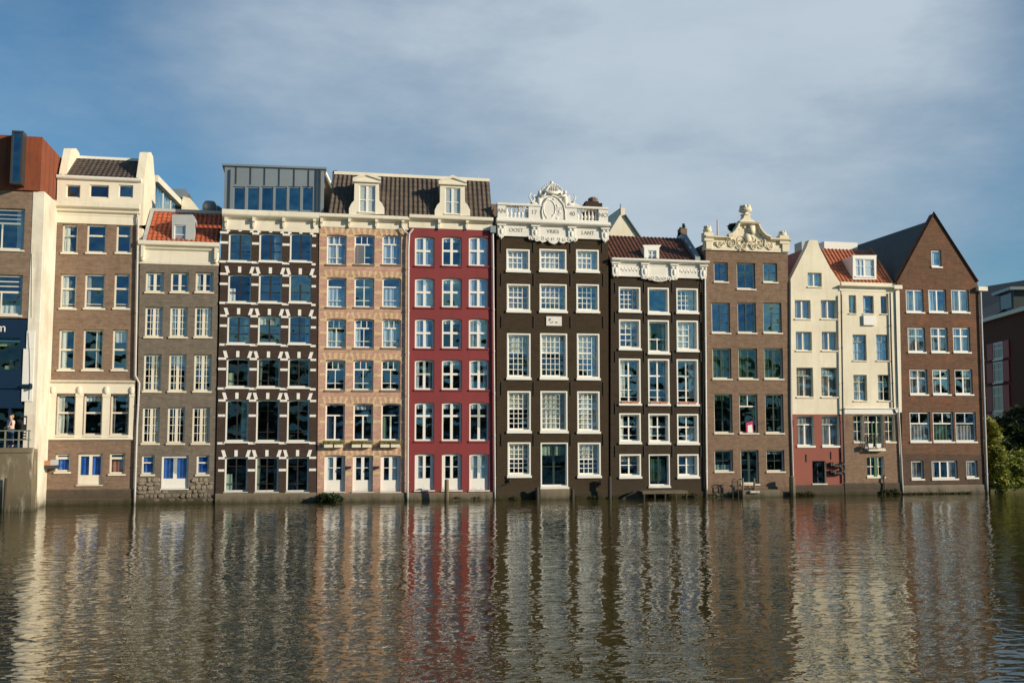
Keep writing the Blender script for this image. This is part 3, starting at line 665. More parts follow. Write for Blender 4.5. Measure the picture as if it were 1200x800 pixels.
zb0, zr = Z(210, 283, y0), Z(220, 250, yr)
tile_roof(H.root, (U(171, 283, y0), y0, zb0), (U(257, 283, y0), y0, zb0), (U(257, 283, y0), yr, zr), (U(171.5, 283, y0), yr, zr), 'tred')
MB().box(U(171, 283, y0)-.3, U(257, 283, y0), yr-.05, yr+3.5, zr-.3, zr+.03).build('flat_roof', 'zinc', H.root)
MB().box(U(171, 283, y0)-.3, U(257, 283, y0), yr-.1, yr+.12, zr+.03, zr+.2).build('ridge', 'grey', H.root)
side_prism([(y0-.05, zb0), (y0-.05, zb0+.12), (yr, zr+.15), (yr, zb0-.1)], U(171, 283, y0)-.16, U(171, 283, y0)+.02).build('verge', 'grey', H.root)
dormer(H, [(201.5, 284), (228, 284), (228, 254), (226, 251.5), (201.5, 251.5)], 283, (204, 263.5, 217.5, 282), [('h', .38, .04, 0, 1)], 2.2, 'grey', y=yf+.2)
vt = MB(); c = P(245.5, 247, 5); vt.lathe((c.x, 5, c.z-.4), [(.3, 0), (.34, .3), (.42, .36), (.42, .75), (.3, .95), (.05, 1.0)], 14)
c = P(254.5, 247, 5.5); vt.lathe((c.x, 5.5, c.z-.3), [(.2, 0), (.3, .2), (.3, .45), (.1, .6)], 12); vt.build('roof_vent', 'zinc', H.root, True)

# small cream rear house glimpsed over the red roof
Y = 16
rg = House('rear_house', 'cream rear house end with a grey rooftop skylight glimpsed above the low red roof', 'house', 225, Y)
rg.wall([(212, 262), (213, 236), (214.5, 230), (223, 232.5), (237, 250), (238, 262)], 'creamwall', 4)
MB().prism([(P(a, b, Y+.5).x, P(a, b, Y+.5).z) for a, b in ((201, 231), (216, 231.5), (222, 227), (217, 221.5), (198, 221.5))], Y+.5, Y+3).build('skylight', 'zinc', rg.root)
MB().prism([(P(a, b, Y+1).x, P(a, b, Y+1).z) for a, b in ((205, 262), (215, 262), (215, 231), (205, 231))], Y+1, Y+3).build('rear_wall', 'brick2', rg.root)

# =================================================================== house 4 : black and white, zinc attic
H = House('canal_house', 'dark brick canal house chequered with white stone bands under a zinc rooftop storey', 'house', 311, -.02)
yf = H.yf
rows4 = [((273, 308), ((267.6, 295), (303.6, 330.7), (339.6, 365.4))), ((321, 356), ((267, 294.3), (303, 330.5), (338.8, 364.9))), ((369.6, 404.5), ((266, 293), (302.2, 329), (338, 364))),
         ((419.5, 455.5), ((265, 292), (301, 328), (337.3, 363.3))), ((468, 519), ((264, 291), (300, 327.3), (336.3, 362.6))), ((535, 577), ((263, 290), (299, 326.3), (335.4, 361.8)))]
for r_, ((ya, yb), xs_) in enumerate(rows4):
    zm = 313
    z1, z0 = Z(zm, ya, yf), Z(zm, yb, yf)
    for i, (a, c) in enumerate(xs_):
        dk = random.random() < .4 and r_ > 1
        bars = [('v', .5, .09, 0, 1), ('h', .68, .045, 0, 1), ('h', .34, .045, 0, 1)] if r_ < 3 else [('v', .5, .07, 0, 1), ('h', .75, .04, 0, 1), ('h', .2, .035, 0, 1)]
        cu = [(0, .3, 0, .5)] if (r_, i) in ((1, 0), (5, 0), (3, 0)) else [(.7, 1, .0, 1)] if (r_, i) in ((0, 1), (4, 0)) else None
        window(H, (a, ya, c, yb), bars, fr=.085, rec=.17, mat='frame', barmat='blackm', arch=.03, g='glass' if r_ < 3 else 'glassdark', curtain=cu, sill=.09 if r_ < 5 else .04)
        ua, uc = U(a, ya, yf), U(c, ya, yf); um = (ua+uc)/2
        h = .34 if r_ else .26
        MB().box(um-.085, um+.085, yf-.015, yf+.002, z1+.03, z1+.03+h).build('lintel_block', 'white', H.root)
        for sgn, ux in ((-1, ua+.02), (1, uc-.02)):
            MB().prism([(ux-.09, z1+.0), (ux+.09, z1+.0), (ux+.09+sgn*.11, z1+h+.03), (ux-.09+sgn*.11, z1+h+.03)], yf-.015, yf+.002).build('lintel_block', 'white', H.root)
    edges = [U(257.5 if r_ < 3 else 255.5, ya, yf)+.02]+[v for a, c in xs_ for v in (U(a, (ya+yb)/2, yf), U(c, (ya+yb)/2, yf))]+[U(370.5, ya, yf)]
    for p_ in range(0, 8, 2):
        ea, eb = edges[p_]-.02*(p_ > 0), edges[p_+1]+.02*(p_ < 6)
        if p_ > 0: ea = edges[p_]+.01
        if p_ < 6: eb = edges[p_+1]-.01
        for zz, h in ((z1-.06, .12), (z0+(z1-z0)*.63, .13), (z0-.0, .12)):
            if r_ == 5 and zz < z0+.2: continue
            MB().box(ea, eb, yf-.018, yf+.003, zz-h/2, zz+h/2).build('stone_band', 'white', H.root)
H.wall([(252, 600), (259.5, 262), (373.2, 264), (370.5, 600)], 'brick4', 9)
H.room(H.levels((577, 526, 462, 412, 363, 314, 266), 313))
H.plinth(252.2, 370.7, 577.5, .08, 'concrete')
H.cornice(260.5, 374, 247.5, 271, .36, 'cream', steps=[(.08, 0), (.08, .5), (.2, .55), (.6, .62), (.9, .7), (1, .76), (1, .95), (.9, 1)])
def brackets(H, xs_, yt, yb, mat='cream', w=.13, d=.3):
    for a in xs_:
        t = MB(); q = P(a, yt, H.yf-.1); q2 = P(a, yb, H.yf-.1)
        t.prism([(q.x-w/2, q2.z+.1), (q.x, q2.z), (q.x+w/2, q2.z+.1), (q.x+w/2, q.z), (q.x-w/2, q.z)], H.yf-.14, H.yf-.028); t.box(q.x-w/2-.01, q.x+w/2+.01, H.yf-d, H.yf-.13, q.z-.22, q.z)
        t.build('bracket', mat, H.root)
brackets(H, (265, 297.5, 332.5, 368.5), 255.5, 267.5)
# zinc attic
yz = .55
D = House.__new__(House); D.yf = yz; D.holes = []; D.root = H.root
for a, c in ((273, 287), (289, 303.6), (305.5, 320), (321.3, 336), (337.5, 351.7), (353.5, 366.6)): window(D, (a, 218.6, c, 247.5), [], fr=.07, rec=.06, mat='zinc', sill=0, g='glassblue')
D.wall([(262, 249), (263.5, 194.2), (380.3, 198.5), (379.3, 252)], 'zinc', 5, .12, 'zinc_storey')
MB().box(U(266, 225, yz), U(378, 225, yz), yz+1.2, yz+1.25, Z(320, 249, yz), Z(320, 197, yz)).build('attic_interior', 'room', H.root)
t = MB(); zz0, zz1 = Z(320, 217.5, yz), Z(320, 197.5, yz)
for a in (277, 294, 310.5, 327.5, 345, 362): t.box(U(a, 205, yz)-.02, U(a, 205, yz)+.02, yz-.05, yz-.001, zz0, zz1)
for a in (269, 371, 375): t.box(U(a, 225, yz)-.035, U(a, 225, yz)+.035, yz-.08, yz-.001, Z(a, 248, yz), Z(a, 199, yz))
t.build('standing_seam', 'darkm', H.root)
za, zb_ = P(262.6, 194.2, yz), P(381, 198.5, yz)
MB().prism([(za.x-.1, za.z-.02), (zb_.x+.08, zb_.z-.02), (zb_.x+.08, zb_.z+.09), (za.x-.1, za.z+.09)], yz-.12, yz+5.1).build('roof_edge', 'zinc', H.root)
pp = [P(a, b, 1.4) for a, b in ((379, 198), (389.5, 221), (389, 250), (379, 250))]
MB().prism([(q.x, q.z) for q in pp], 1.4, 5).build('rear_wing', 'brick2', H.root)
MB().tube([pp[0]-Vector((0, .1, 0)), pp[1]-Vector((0, .1, 0))], .09, 4).build('verge', 'cream', H.root)

# =================================================================== house 5 : salmon and yellow banded
H = House('canal_house', 'salmon brick canal house banded with yellow brick under a dark mansard roof', 'house', 427, 0.0); H5 = H
yf = H.yf
rows5 = [((275, 311.5), ((383, 406), (415.4, 438.8), (448, 470)), 'A'), ((325, 361.5), ((383, 405.8), (415.3, 438.4), (448, 470)), 'B'), ((373.5, 409), ((382.7, 405.5), (415, 438.2), (447.6, 469.8)), 'A'),
         ((421.5, 458.5), ((381.5, 404.5), (414, 437.5), (446.8, 469.3)), 'A'), ((472.5, 517.5), ((381.2, 404), (414, 437), (446.8, 469.3)), 'T'), ((533, 577), ((380, 404.4), (413.2, 437), (446, 469.6)), 'D')]
for r_, ((ya, yb), xs_, ty) in enumerate(rows5):
    z1, z0 = Z(427, ya, yf), Z(427, yb, yf)
    for i, (a, c) in enumerate(xs_):
        if ty == 'A': bars = [('h', .70, .08, 0, 1), ('v', .5, .045, 0, .7), ('v', .333, .04, .7, 1), ('v', .667, .04, .7, 1), ('h', .2, .03, 0, 1)]
        elif ty == 'B': bars = [('h', .7, .07, 0, 1), ('h', .2, .03, 0, 1)]+([('v', .5, .06, 0, 1)] if i == 1 else [])
        elif ty == 'T': bars = [('h', .69, .08, 0, 1), ('v', .5, .09, 0, .69)]
        else: bars = [('v', .5, .17, 0, 1), ('h', .985, .06, 0, 1), ('h', .52, .035, 0, 1), ('v', .06, .1, 0, 1), ('v', .94, .1, 0, 1)]
        cu = {(0, 0): FULL, (0, 2): FULL, (1, 0): [(0, 1, 0, .75)], (1, 2): [(0, 1, 0, .7)], (2, 0): [(0, .8, 0, .6)], (2, 2): FULL, (2, 1): [(.0, .3, 0, .9)], (1, 1): None, (4, 0): [(0, .45, 0, .69)], (4, 2): [(.0, .25, 0, .69)], (5, 2): [(.5, 1, 0, 1)], (5, 0): LEFT}.get((r_, i))
        cc = {(4, 0): 'jeans', (4, 2): 'greencurt'}.get((r_, i), 'bluecurt')
        if (r_, i) == (0, 1): bars = [('h', .70, .08, 0, 1), ('v', .333, .04, .7, 1), ('v', .667, .04, .7, 1), ('h', .22, .03, .45, 1), ('v', .42, .05, 0, .7)]
        W = window(H, (a, ya, c, yb), bars, fr=.08, rec=.17, arch=.05, curtain=cu, ccol=cc, name='door' if ty == 'D' else 'window', panel=.3 if ty == 'D' else 0, sill=.08 if ty != 'D' else .05, sillmat='concrete' if ty != 'D' else 'frame')
        if (r_, i) == (0, 1):
            W['label'] = 'window with one casement standing open'; qa, qb = P(417, 310, yf), P(424.5, 287, yf)
            MB().obox((qa.x+.26, yf-.02, (qa.z+qb.z)/2), (.22, -.16, 0), (.01, .012, 0), (0, 0, (qb.z-qa.z)/2-.05)).build('open_casement', 'frame', W)
        ua, uc = U(a, ya, yf), U(c, ya, yf)
        tr = MB()
        for q in range(5):   # alternating voussoirs
            f_ = (q-2)/2; ux = (ua+uc)/2+f_*(uc-ua)*.5; ln = f_*.12; w_ = .06 if q != 2 else .075
            zl = z1+.02-(abs(f_) == 1)*.05
            top_z = z1+.36
            tr.prism([(ux-w_, zl), (ux+w_, zl), (ux+w_*1.25+ln, top_z), (ux-w_*1.25+ln, top_z)], yf-.006, yf+.002)
        tr.build('lintel', 'yellow', H.root)
    edges = [U(374, ya, yf)+.02]+[v for a, c in xs_ for v in (U(a, (ya+yb)/2, yf), U(c, (ya+yb)/2, yf))]+[U(475.5, ya, yf)]
    for p_ in range(0, 8, 2):
        for zz in (z1-.10, z0+(z1-z0)*.52, z0+.06): 
            if r_ == 5 and zz < z0+.3: continue
            MB().box(edges[p_]+.01, edges[p_+1]-.01, yf-.008, yf+.003, zz-.075, zz+.075).build('brick_band', 'yellow', H.root)
H.wall([(371.5, 600), (374.3, 262), (478.2, 262), (476.8, 600)], 'brick5', 9)
H.room(H.levels((578, 525, 465, 415, 367, 318, 268), 427))
H.plinth(371, 477, 577.5, .10, 'concrete')
ST = [(.08, 0), (.08, .5), (.2, .55), (.6, .62), (.9, .7), (1, .76), (1, .95), (.9, 1)]
H.cornice(374.2, 479.4, 252, 267.5, .36, 'cream', steps=ST)
brackets(H, (377, 409.5, 441, 472), 256.5, 267)
for a in (408.5, 441.5): q = P(a, 547.5, -.1); MB().box(q.x-.14, q.x+.14, -.22, .002, q.z-.05, q.z+.07).build('wall_lamp', 'blackm', H.root)
def mansard(H, xa, xb, ta, tb):
    y0, y1 = .12, 1.5
    BLp, BRp = P(xa, 252, y0), P(xb, 252.8, y0); tl, tr_ = P(ta, 207.5, y1), P(tb, 211, y1)
    zt_ = (Z(392, 206.5, y1)+Z(573, 210.5, y1))/2; z0_ = Z(480, 254, y0)
    tile_roof(H.root, (BLp.x, y0, z0_), (BRp.x, y0, z0_), (tr_.x, y1, zt_), (tl.x, y1, zt_), 'tdark', .27, .36, .06)
    MB().box(tl.x, tr_.x, y1-.1, y1+6, zt_-.02, zt_+.16).build('roof_ridge', 'cream', H.root)
    MB().prism([(BLp.x+.02, z0_), (BRp.x-.02, z0_), (tr_.x-.02, zt_-.03), (tl.x+.02, zt_-.03)], y1+.05, y1+6).build('roof_body', 'tdark', H.root)
mansard(H, 384, 478.2, 391.5, 478.2)
c = P(393.5, 207, 1.7); MB().box(c.x-.2, c.x+.2, 1.6, 2.1, c.z-.3, c.z+.15).build('chimney', 'white', H.root)
MB().lathe((c.x, 1.85, c.z+.15), [(.15, 0), (.2, .1), (.15, .22), (.05, .25)], 8).build('chimney_pot', 'blackm', H.root)
def mdormer(H, x0, x1, wx0, wx1, yb, wy0, wy1, ya):
    xm = (x0+x1)/2; a = 7.5
    pts = [(x0, yb), (x1, yb), (x1, yb-7), (x1-3, yb-13), (x1-6, yb-16), (x1-6.5, ya+6), (x1-5, ya+5.6), (xm, ya), (x0+5, ya+5.6), (x0+6.5, ya+6), (x0+6, yb-16), (x0+3, yb-13), (x0, yb-7)]
    d = dormer(H, pts, yb, (wx0, wy0, wx1, wy1), [('v', .5, .14, 0, 1), ('h', .45, .05, 0, 1)], 1.6, 'cream', 'tdark', y=.0, cheek='cream', roofpoly=[(x0+7.3, yb), (x1-7.3, yb), (x1-7.3, ya+6.5), (xm, ya+1), (x0+7.3, ya+6.5)])
    y_ = -.09; q = [P(a_, b_, 0) for a_, b_ in ((x0+4.3, ya+6.3), (xm, ya), (x1-4.3, ya+6.3))]
    MB().prism([(q[0].x, q[0].z-.02), (q[1].x, q[1].z-.06), (q[2].x, q[2].z-.02), (q[2].x, q[2].z+.1), (q[1].x, q[1].z+.1), (q[0].x, q[0].z+.1)], y_, -.002).box(q[0].x, q[2].x, y_-.04, -.002, q[0].z-.12, q[0].z-.022).build('pediment', 'cream', d)
mdormer(H, 409, 450.5, 421, 439.8, 251, 217, 248.5, 204.5)
# green plants on the ledge
fb = []
for j, (a, c) in enumerate(((378, 403.5), (410.5, 437), (444, 470))):
    x0, x1 = U(a, 522, -.2), U(c, 522, -.2); z_ = Z(425, 524, -.2)
    r_ = thing('flower_box', ['leftmost of three pale plant troughs under windows of the salmon brick house', 'middle one of three pale plant troughs under windows of the salmon brick house', 'rightmost of three pale plant troughs under windows of the salmon brick house'][j], 'flower box', ((x0+x1)/2, -.2, z_), 'flower boxes on the salmon house')
    g_ = .12; xm = (x0+x1)/2
    MB().box(x0+.08, xm-.04, -.32, -.085, z_, z_+.17).box(xm+.04, x1-.08, -.32, -.085, z_, z_+.17).build('planter', 'cream', r_)
    fb.append((r_, x0, x1, z_+.16))

# =================================================================== house 6 : red
H = House('canal_house', 'deep red painted canal house with white arched windows under a dark mansard roof', 'house', 529, -.05)
yf = H.yf
rows6 = [(277, 313), (325.5, 361.5), (373, 409.5), (421, 458), (471, 518), (531, 575.5)]
for r_, (ya, yb) in enumerate(rows6):
    xs_ = ((486.2, 509.2), (518, 541.2), (549.4, 572.4)) if r_ < 3 else ((486, 508.8), (517.8, 541.2), (550, 573))
    for i, (a, c) in enumerate(xs_):
        D_ = r_ == 5
        bars = [('v', .5, .15, 0, 1), ('h', .52 if r_ < 4 else .66, .12, 0, 1)] if not D_ else [('v', .5, .16, 0, 1), ('h', .985, .05, 0, 1), ('h', .5, .035, 0, 1), ('v', .06, .1, 0, 1), ('v', .94, .1, 0, 1)]
        cu = ([(0, 1, 0, 1)] if (i != 1 and r_ in (0, 1)) else SIDES if i != 1 and r_ == 3 else [(0, .45, 0, 1), (.55, .75, 0, 1)] if (i != 1 and r_ < 4) else [(0, 1, .86, 1)] if r_ == 4 or i == 1 and r_ < 4 else (FULL if i == 2 else LEFT if i == 0 else None))
        window(H, (a, ya, c, yb), bars, fr=.095, rec=.14, arch=.075, curtain=cu, ccol='bluecurt', name='door' if D_ else 'window', panel=.3 if D_ else 0, sill=.07, sillmat='red6' if not D_ else 'frame')
H.wall([(478.8, 600), (479.2, 262), (578, 262), (580.3, 600)], 'red6', 9)
H.room(H.levels((577, 525, 465, 415, 367, 318, 268), 529))
H.plinth(477.8, 580.5, 576.8, .10, 'concrete')
H.cornice(479.6, 577.5, 253.3, 268.5, .36, 'cream', steps=ST)
brackets(H, (514.5, 547), 257.5, 269)
mansard(H, 478.3, 577, 478.3, 573.5)
mdormer(H, 509.5, 551, 521.5, 539.5, 253, 220, 250.5, 207.5)
H.pipe([(484, 268), (479.5, 274), (478.6, 290), (477.6, 590)], .06, .12)
H5.pipe([(471, 266), (474, 271), (478, 274)], .05, .2)
H.pipe([(577.4, 268), (577.8, 290), (580, 585)], .055, .12)
q = P(577.5, 268, -.2); MB().box(q.x-.16, q.x+.16, -.34, -.06, q.z-.25, q.z+.15).build('rainwater_hopper', 'zinc', H.root)
c = P(560, 212, 2); MB().tube([(c.x, 2, c.z-.2), (c.x, 2, c.z+.3)], .03, 5).build('roof_vent', 'grey', H.root)

# =================================================================== house 7 : tall tarred brick with crest
def anchors(H, pts):
    for (x, ya, yb) in pts:
        a, b_ = P(x, ya, H.yf), P(x, yb, H.yf); MB().box(a.x-.028, a.x+.028, H.yf-.05, H.yf+.002, b_.z, a.z).build('wall_anchor', 'blackm', H.root)
def tarred_window(H, px, cols, rows, split=None, cu=None, cc='curtain', **k):
    bars = [('v', (i+1)/cols, .036, 0, 1) for i in range(cols-1)]+[('h', (j+1)/rows, .036 if not (split and j+1 == split) else .085, 0, 1) for j in range(rows-1)]
    return window(H, px, bars, fr=.075, rec=.20, casing=.085, sill=.13, curtain=cu, ccol=cc, sproj=.1, **k)
H = House('canal_house', 'tall almost black brick canal house crowned by a white balustrade and carved crest', 'house', 648, .03); H7 = H
yf = H.yf
X3 = lambda l: l
tarred_window(H, (593.3, 292, 620.8, 319.5), 4, 3, 2, FULL); tarred_window(H, (632, 292, 663.8, 319.5), 5, 3, 2, FULL); tarred_window(H, (675, 292.5, 701.8, 320), 4, 3, 2, FULL)
tarred_window(H, (593.8, 332.8, 621.3, 366.5), 4, 4, 2, FULL, 'greycurt'); tarred_window(H, (632.2, 332.8, 664.2, 366.8), 5, 4, 2, [(0, 1, .3, 1)], 'greycurt'); tarred_window(H, (675.3, 333, 702, 367), 4, 4, 2)
tarred_window(H, (594, 390.5, 621.8, 445), 4, 7, 4, TOPC(.57)); tarred_window(H, (632.8, 390.5, 664.8, 445), 5, 7, 4, TOPC(.57)); tarred_window(H, (676, 390.8, 702.6, 445.5), 4, 7, 4, TOPC(.45))
tarred_window(H, (594.4, 458, 622, 507.5), 4, 7, 4, TOPC(.57)); tarred_window(H, (633.2, 458, 665, 507.5), 5, 7, 4, FULL); tarred_window(H, (676.3, 458.3, 702.8, 508), 4, 7, 4, FULL)
tarred_window(H, (594.8, 518, 622, 559.5), 4, 6, 3, TOPC(.55)); tarred_window(H, (677, 518.3, 704, 559.8), 4, 6, 3, TOPC(.55))
window(H, (633.5, 518.3, 665.6, 572.8), [('v', .5, .12, 0, 1), ('h', .985, .06, 0, 1), ('h', .72, .05, 0, 1), ('h', .45, .04, 0, 1)], fr=.05, rec=.18, casing=.07, sill=.13, barmat='green', name='door', panel=0, curtain=TOPC(.72), g='glassdark', sproj=.12)
q = P(649, 558, yf)
H.wall([(581.8, 600), (582.3, 262), (712.8, 262), (713.2, 600)], 'brick7', 9)
H.room(H.levels((573, 513, 452, 378, 326, 285), 648))
H.plinth(582, 713.3, 576, .06, 'brick7')
anchors(H, [(x, a, b_) for x, xo in ((587.8, 0), (625.7, 0), (669, 0), (707.3, 0)) for a, b_ in ((320.5, 335), (370.5, 384), (447.5, 463), (508, 522))]+[(x, 281, 296) for x in (587.5, 625.3, 668.8, 706)])
a, b_ = P(640, 381.5, yf), P(658, 371, yf)
pq = MB().box(a.x, b_.x, yf-.05, yf+.002, a.z, b_.z).build('plaque', 'orn', H.root)
MB().obox((a.x+.22, yf-.06, a.z+.36), (.05, 0, 0), (0, .012, 0), (.02, 0, .07)).obox((a.x+.34, yf-.06, a.z+.2), (.09, 0, .02), (0, .012, 0), (0, 0, .03)).obox((a.x+.62, yf-.06, a.z+.2), (.05, 0, 0), (0, .012, 0), (0, 0, .04)).build('plaque_marks', 'letter', pq)
# entablature
z = lambda py: Z(648, py, yf)
t = MB(); L, Rr = U(582.3, 270, yf), U(712.8, 270, yf)
t.box(L, Rr, yf-.10, yf+.35, z(279), z(266)); t.profile(L-.06, Rr+.06, yf, [(.12, z(266)), (.16, z(265.2)), (.38, z(263.8)), (.42, z(262.6)), (.42, z(261.6)), (.3, z(261.2)), (.3, z(259))])
t.box(L+.02, Rr-.02, yf-.13, yf-.099, z(279), z(277.6))
en = t.build('entablature', 'orn', H.root)
for x in (587, 626.5, 669, 708):
    t = MB(); u = U(x, 270, yf)
    t.prism([(u-.2, z(277)), (u-.1, z(281.5)), (u, z(280)), (u+.1, z(281.5)), (u+.2, z(277)), (u+.22, z(266)), (u-.22, z(266))], yf-.2, yf-.101); t.box(u-.26, u+.26, yf-.28, yf-.1, z(267.3), z(265.6)); t.ball((u, yf-.2, z(274)), .1, .06, .18)
    t.ball((u-.12, yf-.2, z(269)), .07); t.ball((u+.12, yf-.2, z(269)), .07); t.lathe((u-.02, yf-.2, z(283)), [(.02, 0), (.06, .08), (.03, .16)], 6)
    t.build('console', 'orn', H.root)
sv = [(618.5, 278), (619, 281.5), (622, 283), (625, 281.8), (628, 284.2), (632, 283.2), (635, 285.3), (639, 284), (641, 282), (643, 284.5), (646, 286), (649, 286.6), (652, 285.2), (654, 282.5), (656, 284.5), (660, 285.5), (663, 283.2), (667, 284.2), (670, 282), (673, 283), (676, 281), (676.5, 278)]
t = MB().prism([(U(a_, c_, yf), z(c_)) for a_, c_ in sv], yf-.17, yf+.003)
for k_ in range(9): spiral(t, (U(623+k_*6.2, 280.5, yf), z(280.6)), .11, 1.2, .03, 1 if k_ % 2 else -1, k_, yf-.18)
t.build('scrollwork', 'orn', H.root)
for s_, x in (('OOST', 604.5), ('VRIES', 647.5), ('LANT', 688.5)): text(s_, 'lettering', .31, (U(x, 271.7, yf), yf-.104, z(271.9)), 'letter', H.root)
# balustrade and attic blocks
t = MB(); yb_ = yf+.02
Lb, Rb = U(582.8, 250, yf), U(711.8, 250, yf)
t.box(Lb, Rb, yb_-.16, yb_+.3, z(259), z(257.2))
for a_, c_ in ((582.8, 592.3), (619, 634), (662, 675.5), (701, 711.8)): t.box(U(a_, 250, yf), U(c_, 250, yf), yb_-.14, yb_+.28, z(257.2), z(243.2))
for a_, c_ in ((582.3, 634), (662, 712.2)): t.box(U(a_, 241, yf), U(c_, 241, yf), yb_-.2, yb_+.34, z(243.2), z(240.8))
t.build('balustrade', 'orn', H.root)
for a_, c_ in ((592.3, 619), (675.5, 701)):
    for k_ in range(6):
        u = U(a_, 250, yf)+(U(c_, 250, yf)-U(a_, 250, yf))*(k_+.5)/6; hh = z(243.2)-z(257.2)
        MB().lathe((u, yb_+.07, z(257.2)), [(.09, 0), (.09, hh*.08), (.05, hh*.14), (.10, hh*.3), (.085, hh*.42), (.045, hh*.6), (.04, hh*.8), (.08, hh*.86), (.09, hh*.92), (.09, hh)], 10).build('baluster', 'orn', H.root)
for s_, x in (('AN', 587.4), ('17', 625.5), ('40', 670), ('NO', 706.3)): text(s_, 'lettering', .36, (U(x, 250, yf), yb_-.144, z(250.3)), 'letter', H.root)
# crest
G = lambda a_, c_: (U(575+a_/8.276, 205+c_/8.276, yf), Z(575+a_/8.276, 205+c_/8.276, yf))
sil = [(482, 432), (482, 380), (500, 300), (470, 290), (430, 296), (400, 285), (352, 296), (352, 280), (380, 270), (402, 262), (418, 235), (412, 200), (428, 190), (444, 208), (458, 200), (464, 175), (478, 160), (497, 166), (500, 190), (512, 210), (530, 205), (540, 185), (528, 165), (516, 130), (536, 136), (544, 112), (560, 118), (570, 92), (582, 100), (578, 78), (592, 70), (604, 80), (600, 98), (612, 92), (628, 120), (644, 108), (650, 134), (672, 128), (660, 165), (650, 190), (668, 206), (684, 196), (690, 170), (708, 158), (724, 168), (728, 196), (742, 214), (758, 196), (774, 206), (768, 232), (790, 258), (812, 262), (836, 282), (862, 296), (862, 308), (800, 300), (740, 300), (728, 330), (730, 432)]
t = MB().prism([G(a_, c_) for a_, c_ in sil], yb_-.06, yb_+.22)
body = [(486, 432), (486, 372), (494, 320), (510, 262), (540, 225), (600, 196), (650, 215), (690, 262), (714, 320), (722, 372), (722, 432)]
t.prism([G(a_, c_) for a_, c_ in body], yb_-.15, yb_-.058)
t.build('crest', 'orn', H.root)
t = MB()
c0 = G(565, 335); t.tube([(c0[0]+.36*math.cos(k_*.449), yb_-.155, c0[1]+.55*math.sin(k_*.449)) for k_ in range(15)], .035, 6)
c0 = G(600, 330); 
for bx in ([(500, 440), (490, 360), (505, 290), (545, 235), (600, 205), (655, 235), (700, 290), (716, 360), (716, 440)],): t.tube([(G(a_, c_)[0], yb_-.16, G(a_, c_)[1]) for a_, c_ in bx], .05, 6)
for k_ in range(13):   # crown
    a_ = k_/12*math.pi; g_ = G(593, 158); t.ball((g_[0]+.6*math.cos(a_), yb_-.1, g_[1]+.42*math.sin(a_)), .06)
    t.tube([(g_[0]+.5*math.cos(a_), yb_-.12, g_[1]), (g_[0]+.25*math.cos(a_), yb_-.16, g_[1]+.45*abs(math.sin(a_)))], .032, 5)
g_ = G(594, 172); t.box(g_[0]-.6, g_[0]+.6, yb_-.2, yb_+.15, g_[1]-.12, g_[1]+.06); g_ = G(592, 82); t.ball((g_[0], yb_, g_[1]), .12, .12, .16)
for sx, base in ((1, (470, 250)), (-1, (722, 250))):   # supporters either side
    gx, gz = G(*base)
    t.ball((gx, yb_-.09, gz), .15, .1, .38); t.ball((gx+sx*.02, yb_-.1, gz+.48), .11, .1, .13); t.ball((gx-sx*.3, yb_-.09, gz-.25), .22, .1, .14)
    t.tube([(gx, yb_-.18, gz+.3), (gx+sx*.24, yb_-.24, gz+.2), (gx+sx*.34, yb_-.24, gz+.42)], .07, 6, .04); t.tube([(gx-sx*.4, yb_-.1, gz-.2), (gx-sx*.62, yb_-.1, gz+.2), (gx-sx*.5, yb_-.1, gz+.42)], .05, 6, .03)
    for k_ in range(5): spiral(t, (gx-sx*(.3+k_*.22), gz-.35-k_*.05), .14, 1.2, .035, sx, k_, yb_-.1)
for a_, c_ in ((555, 245), (607, 240), (640, 300), (660, 360), (600, 400), (540, 420), (640, 425)): g_ = G(a_, c_); t.ball((g_[0], yb_-.15, g_[1]), .08, .05, .07)
for k_ in range(5): g_ = G(636+9*k_, 330+16*k_*(k_ % 2)); spiral(t, g_, .11, 1.3, .02, 1, k_, yb_-.152)
t.build('carving', 'orn', H.root, True)
c = P(694, 241, 4); cc_ = MB().box(c.x-.55, c.x+.55, 3.6, 4.4, c.z-4, c.z+.1).box(c.x-.48, c.x+.35, 3.7, 4.3, c.z+.1, c.z+.22).build('chimney', 'brick4', H.root)
MB().lathe((c.x+.05, 4, c.z+.2), [(.3, 0), (.34, .2), (.2, .32)], 10).build('chimney_pot', 'brick2', H.root)
tile_roof(H.root, (L+.1, 1.6, z(259)), (Rr-.1, 1.6, z(259)), (Rr-2.2, 5.2, z(245)), (L+2.2, 5.2, z(245)), 'tor', name='roof')
MB().box(L+.05, Rr-.05, yf+.4, 8.9, z(262)-.2, z(262)+.02).build('flat_roof', 'zinc', H.root)
c = P(579.5, 245, 1.5); MB().box(c.x-.35, c.x+.3, 1.3, 2.2, c.z-2, c.z+.25).build('chimney', 'brick2', H.root)

# stone step below the tall dark house
s_ = top(MB().box(U(633, 580, yf-.5), U(667, 580, yf-.5), yf-.55, yf-.08, -1, Z(650, 573, yf-.55)), 'stone_step', 'concrete', 'mossy stone landing at the water under the middle door of the tall dark house', 'step', (U(650, 580, -.4), -.4, 0))

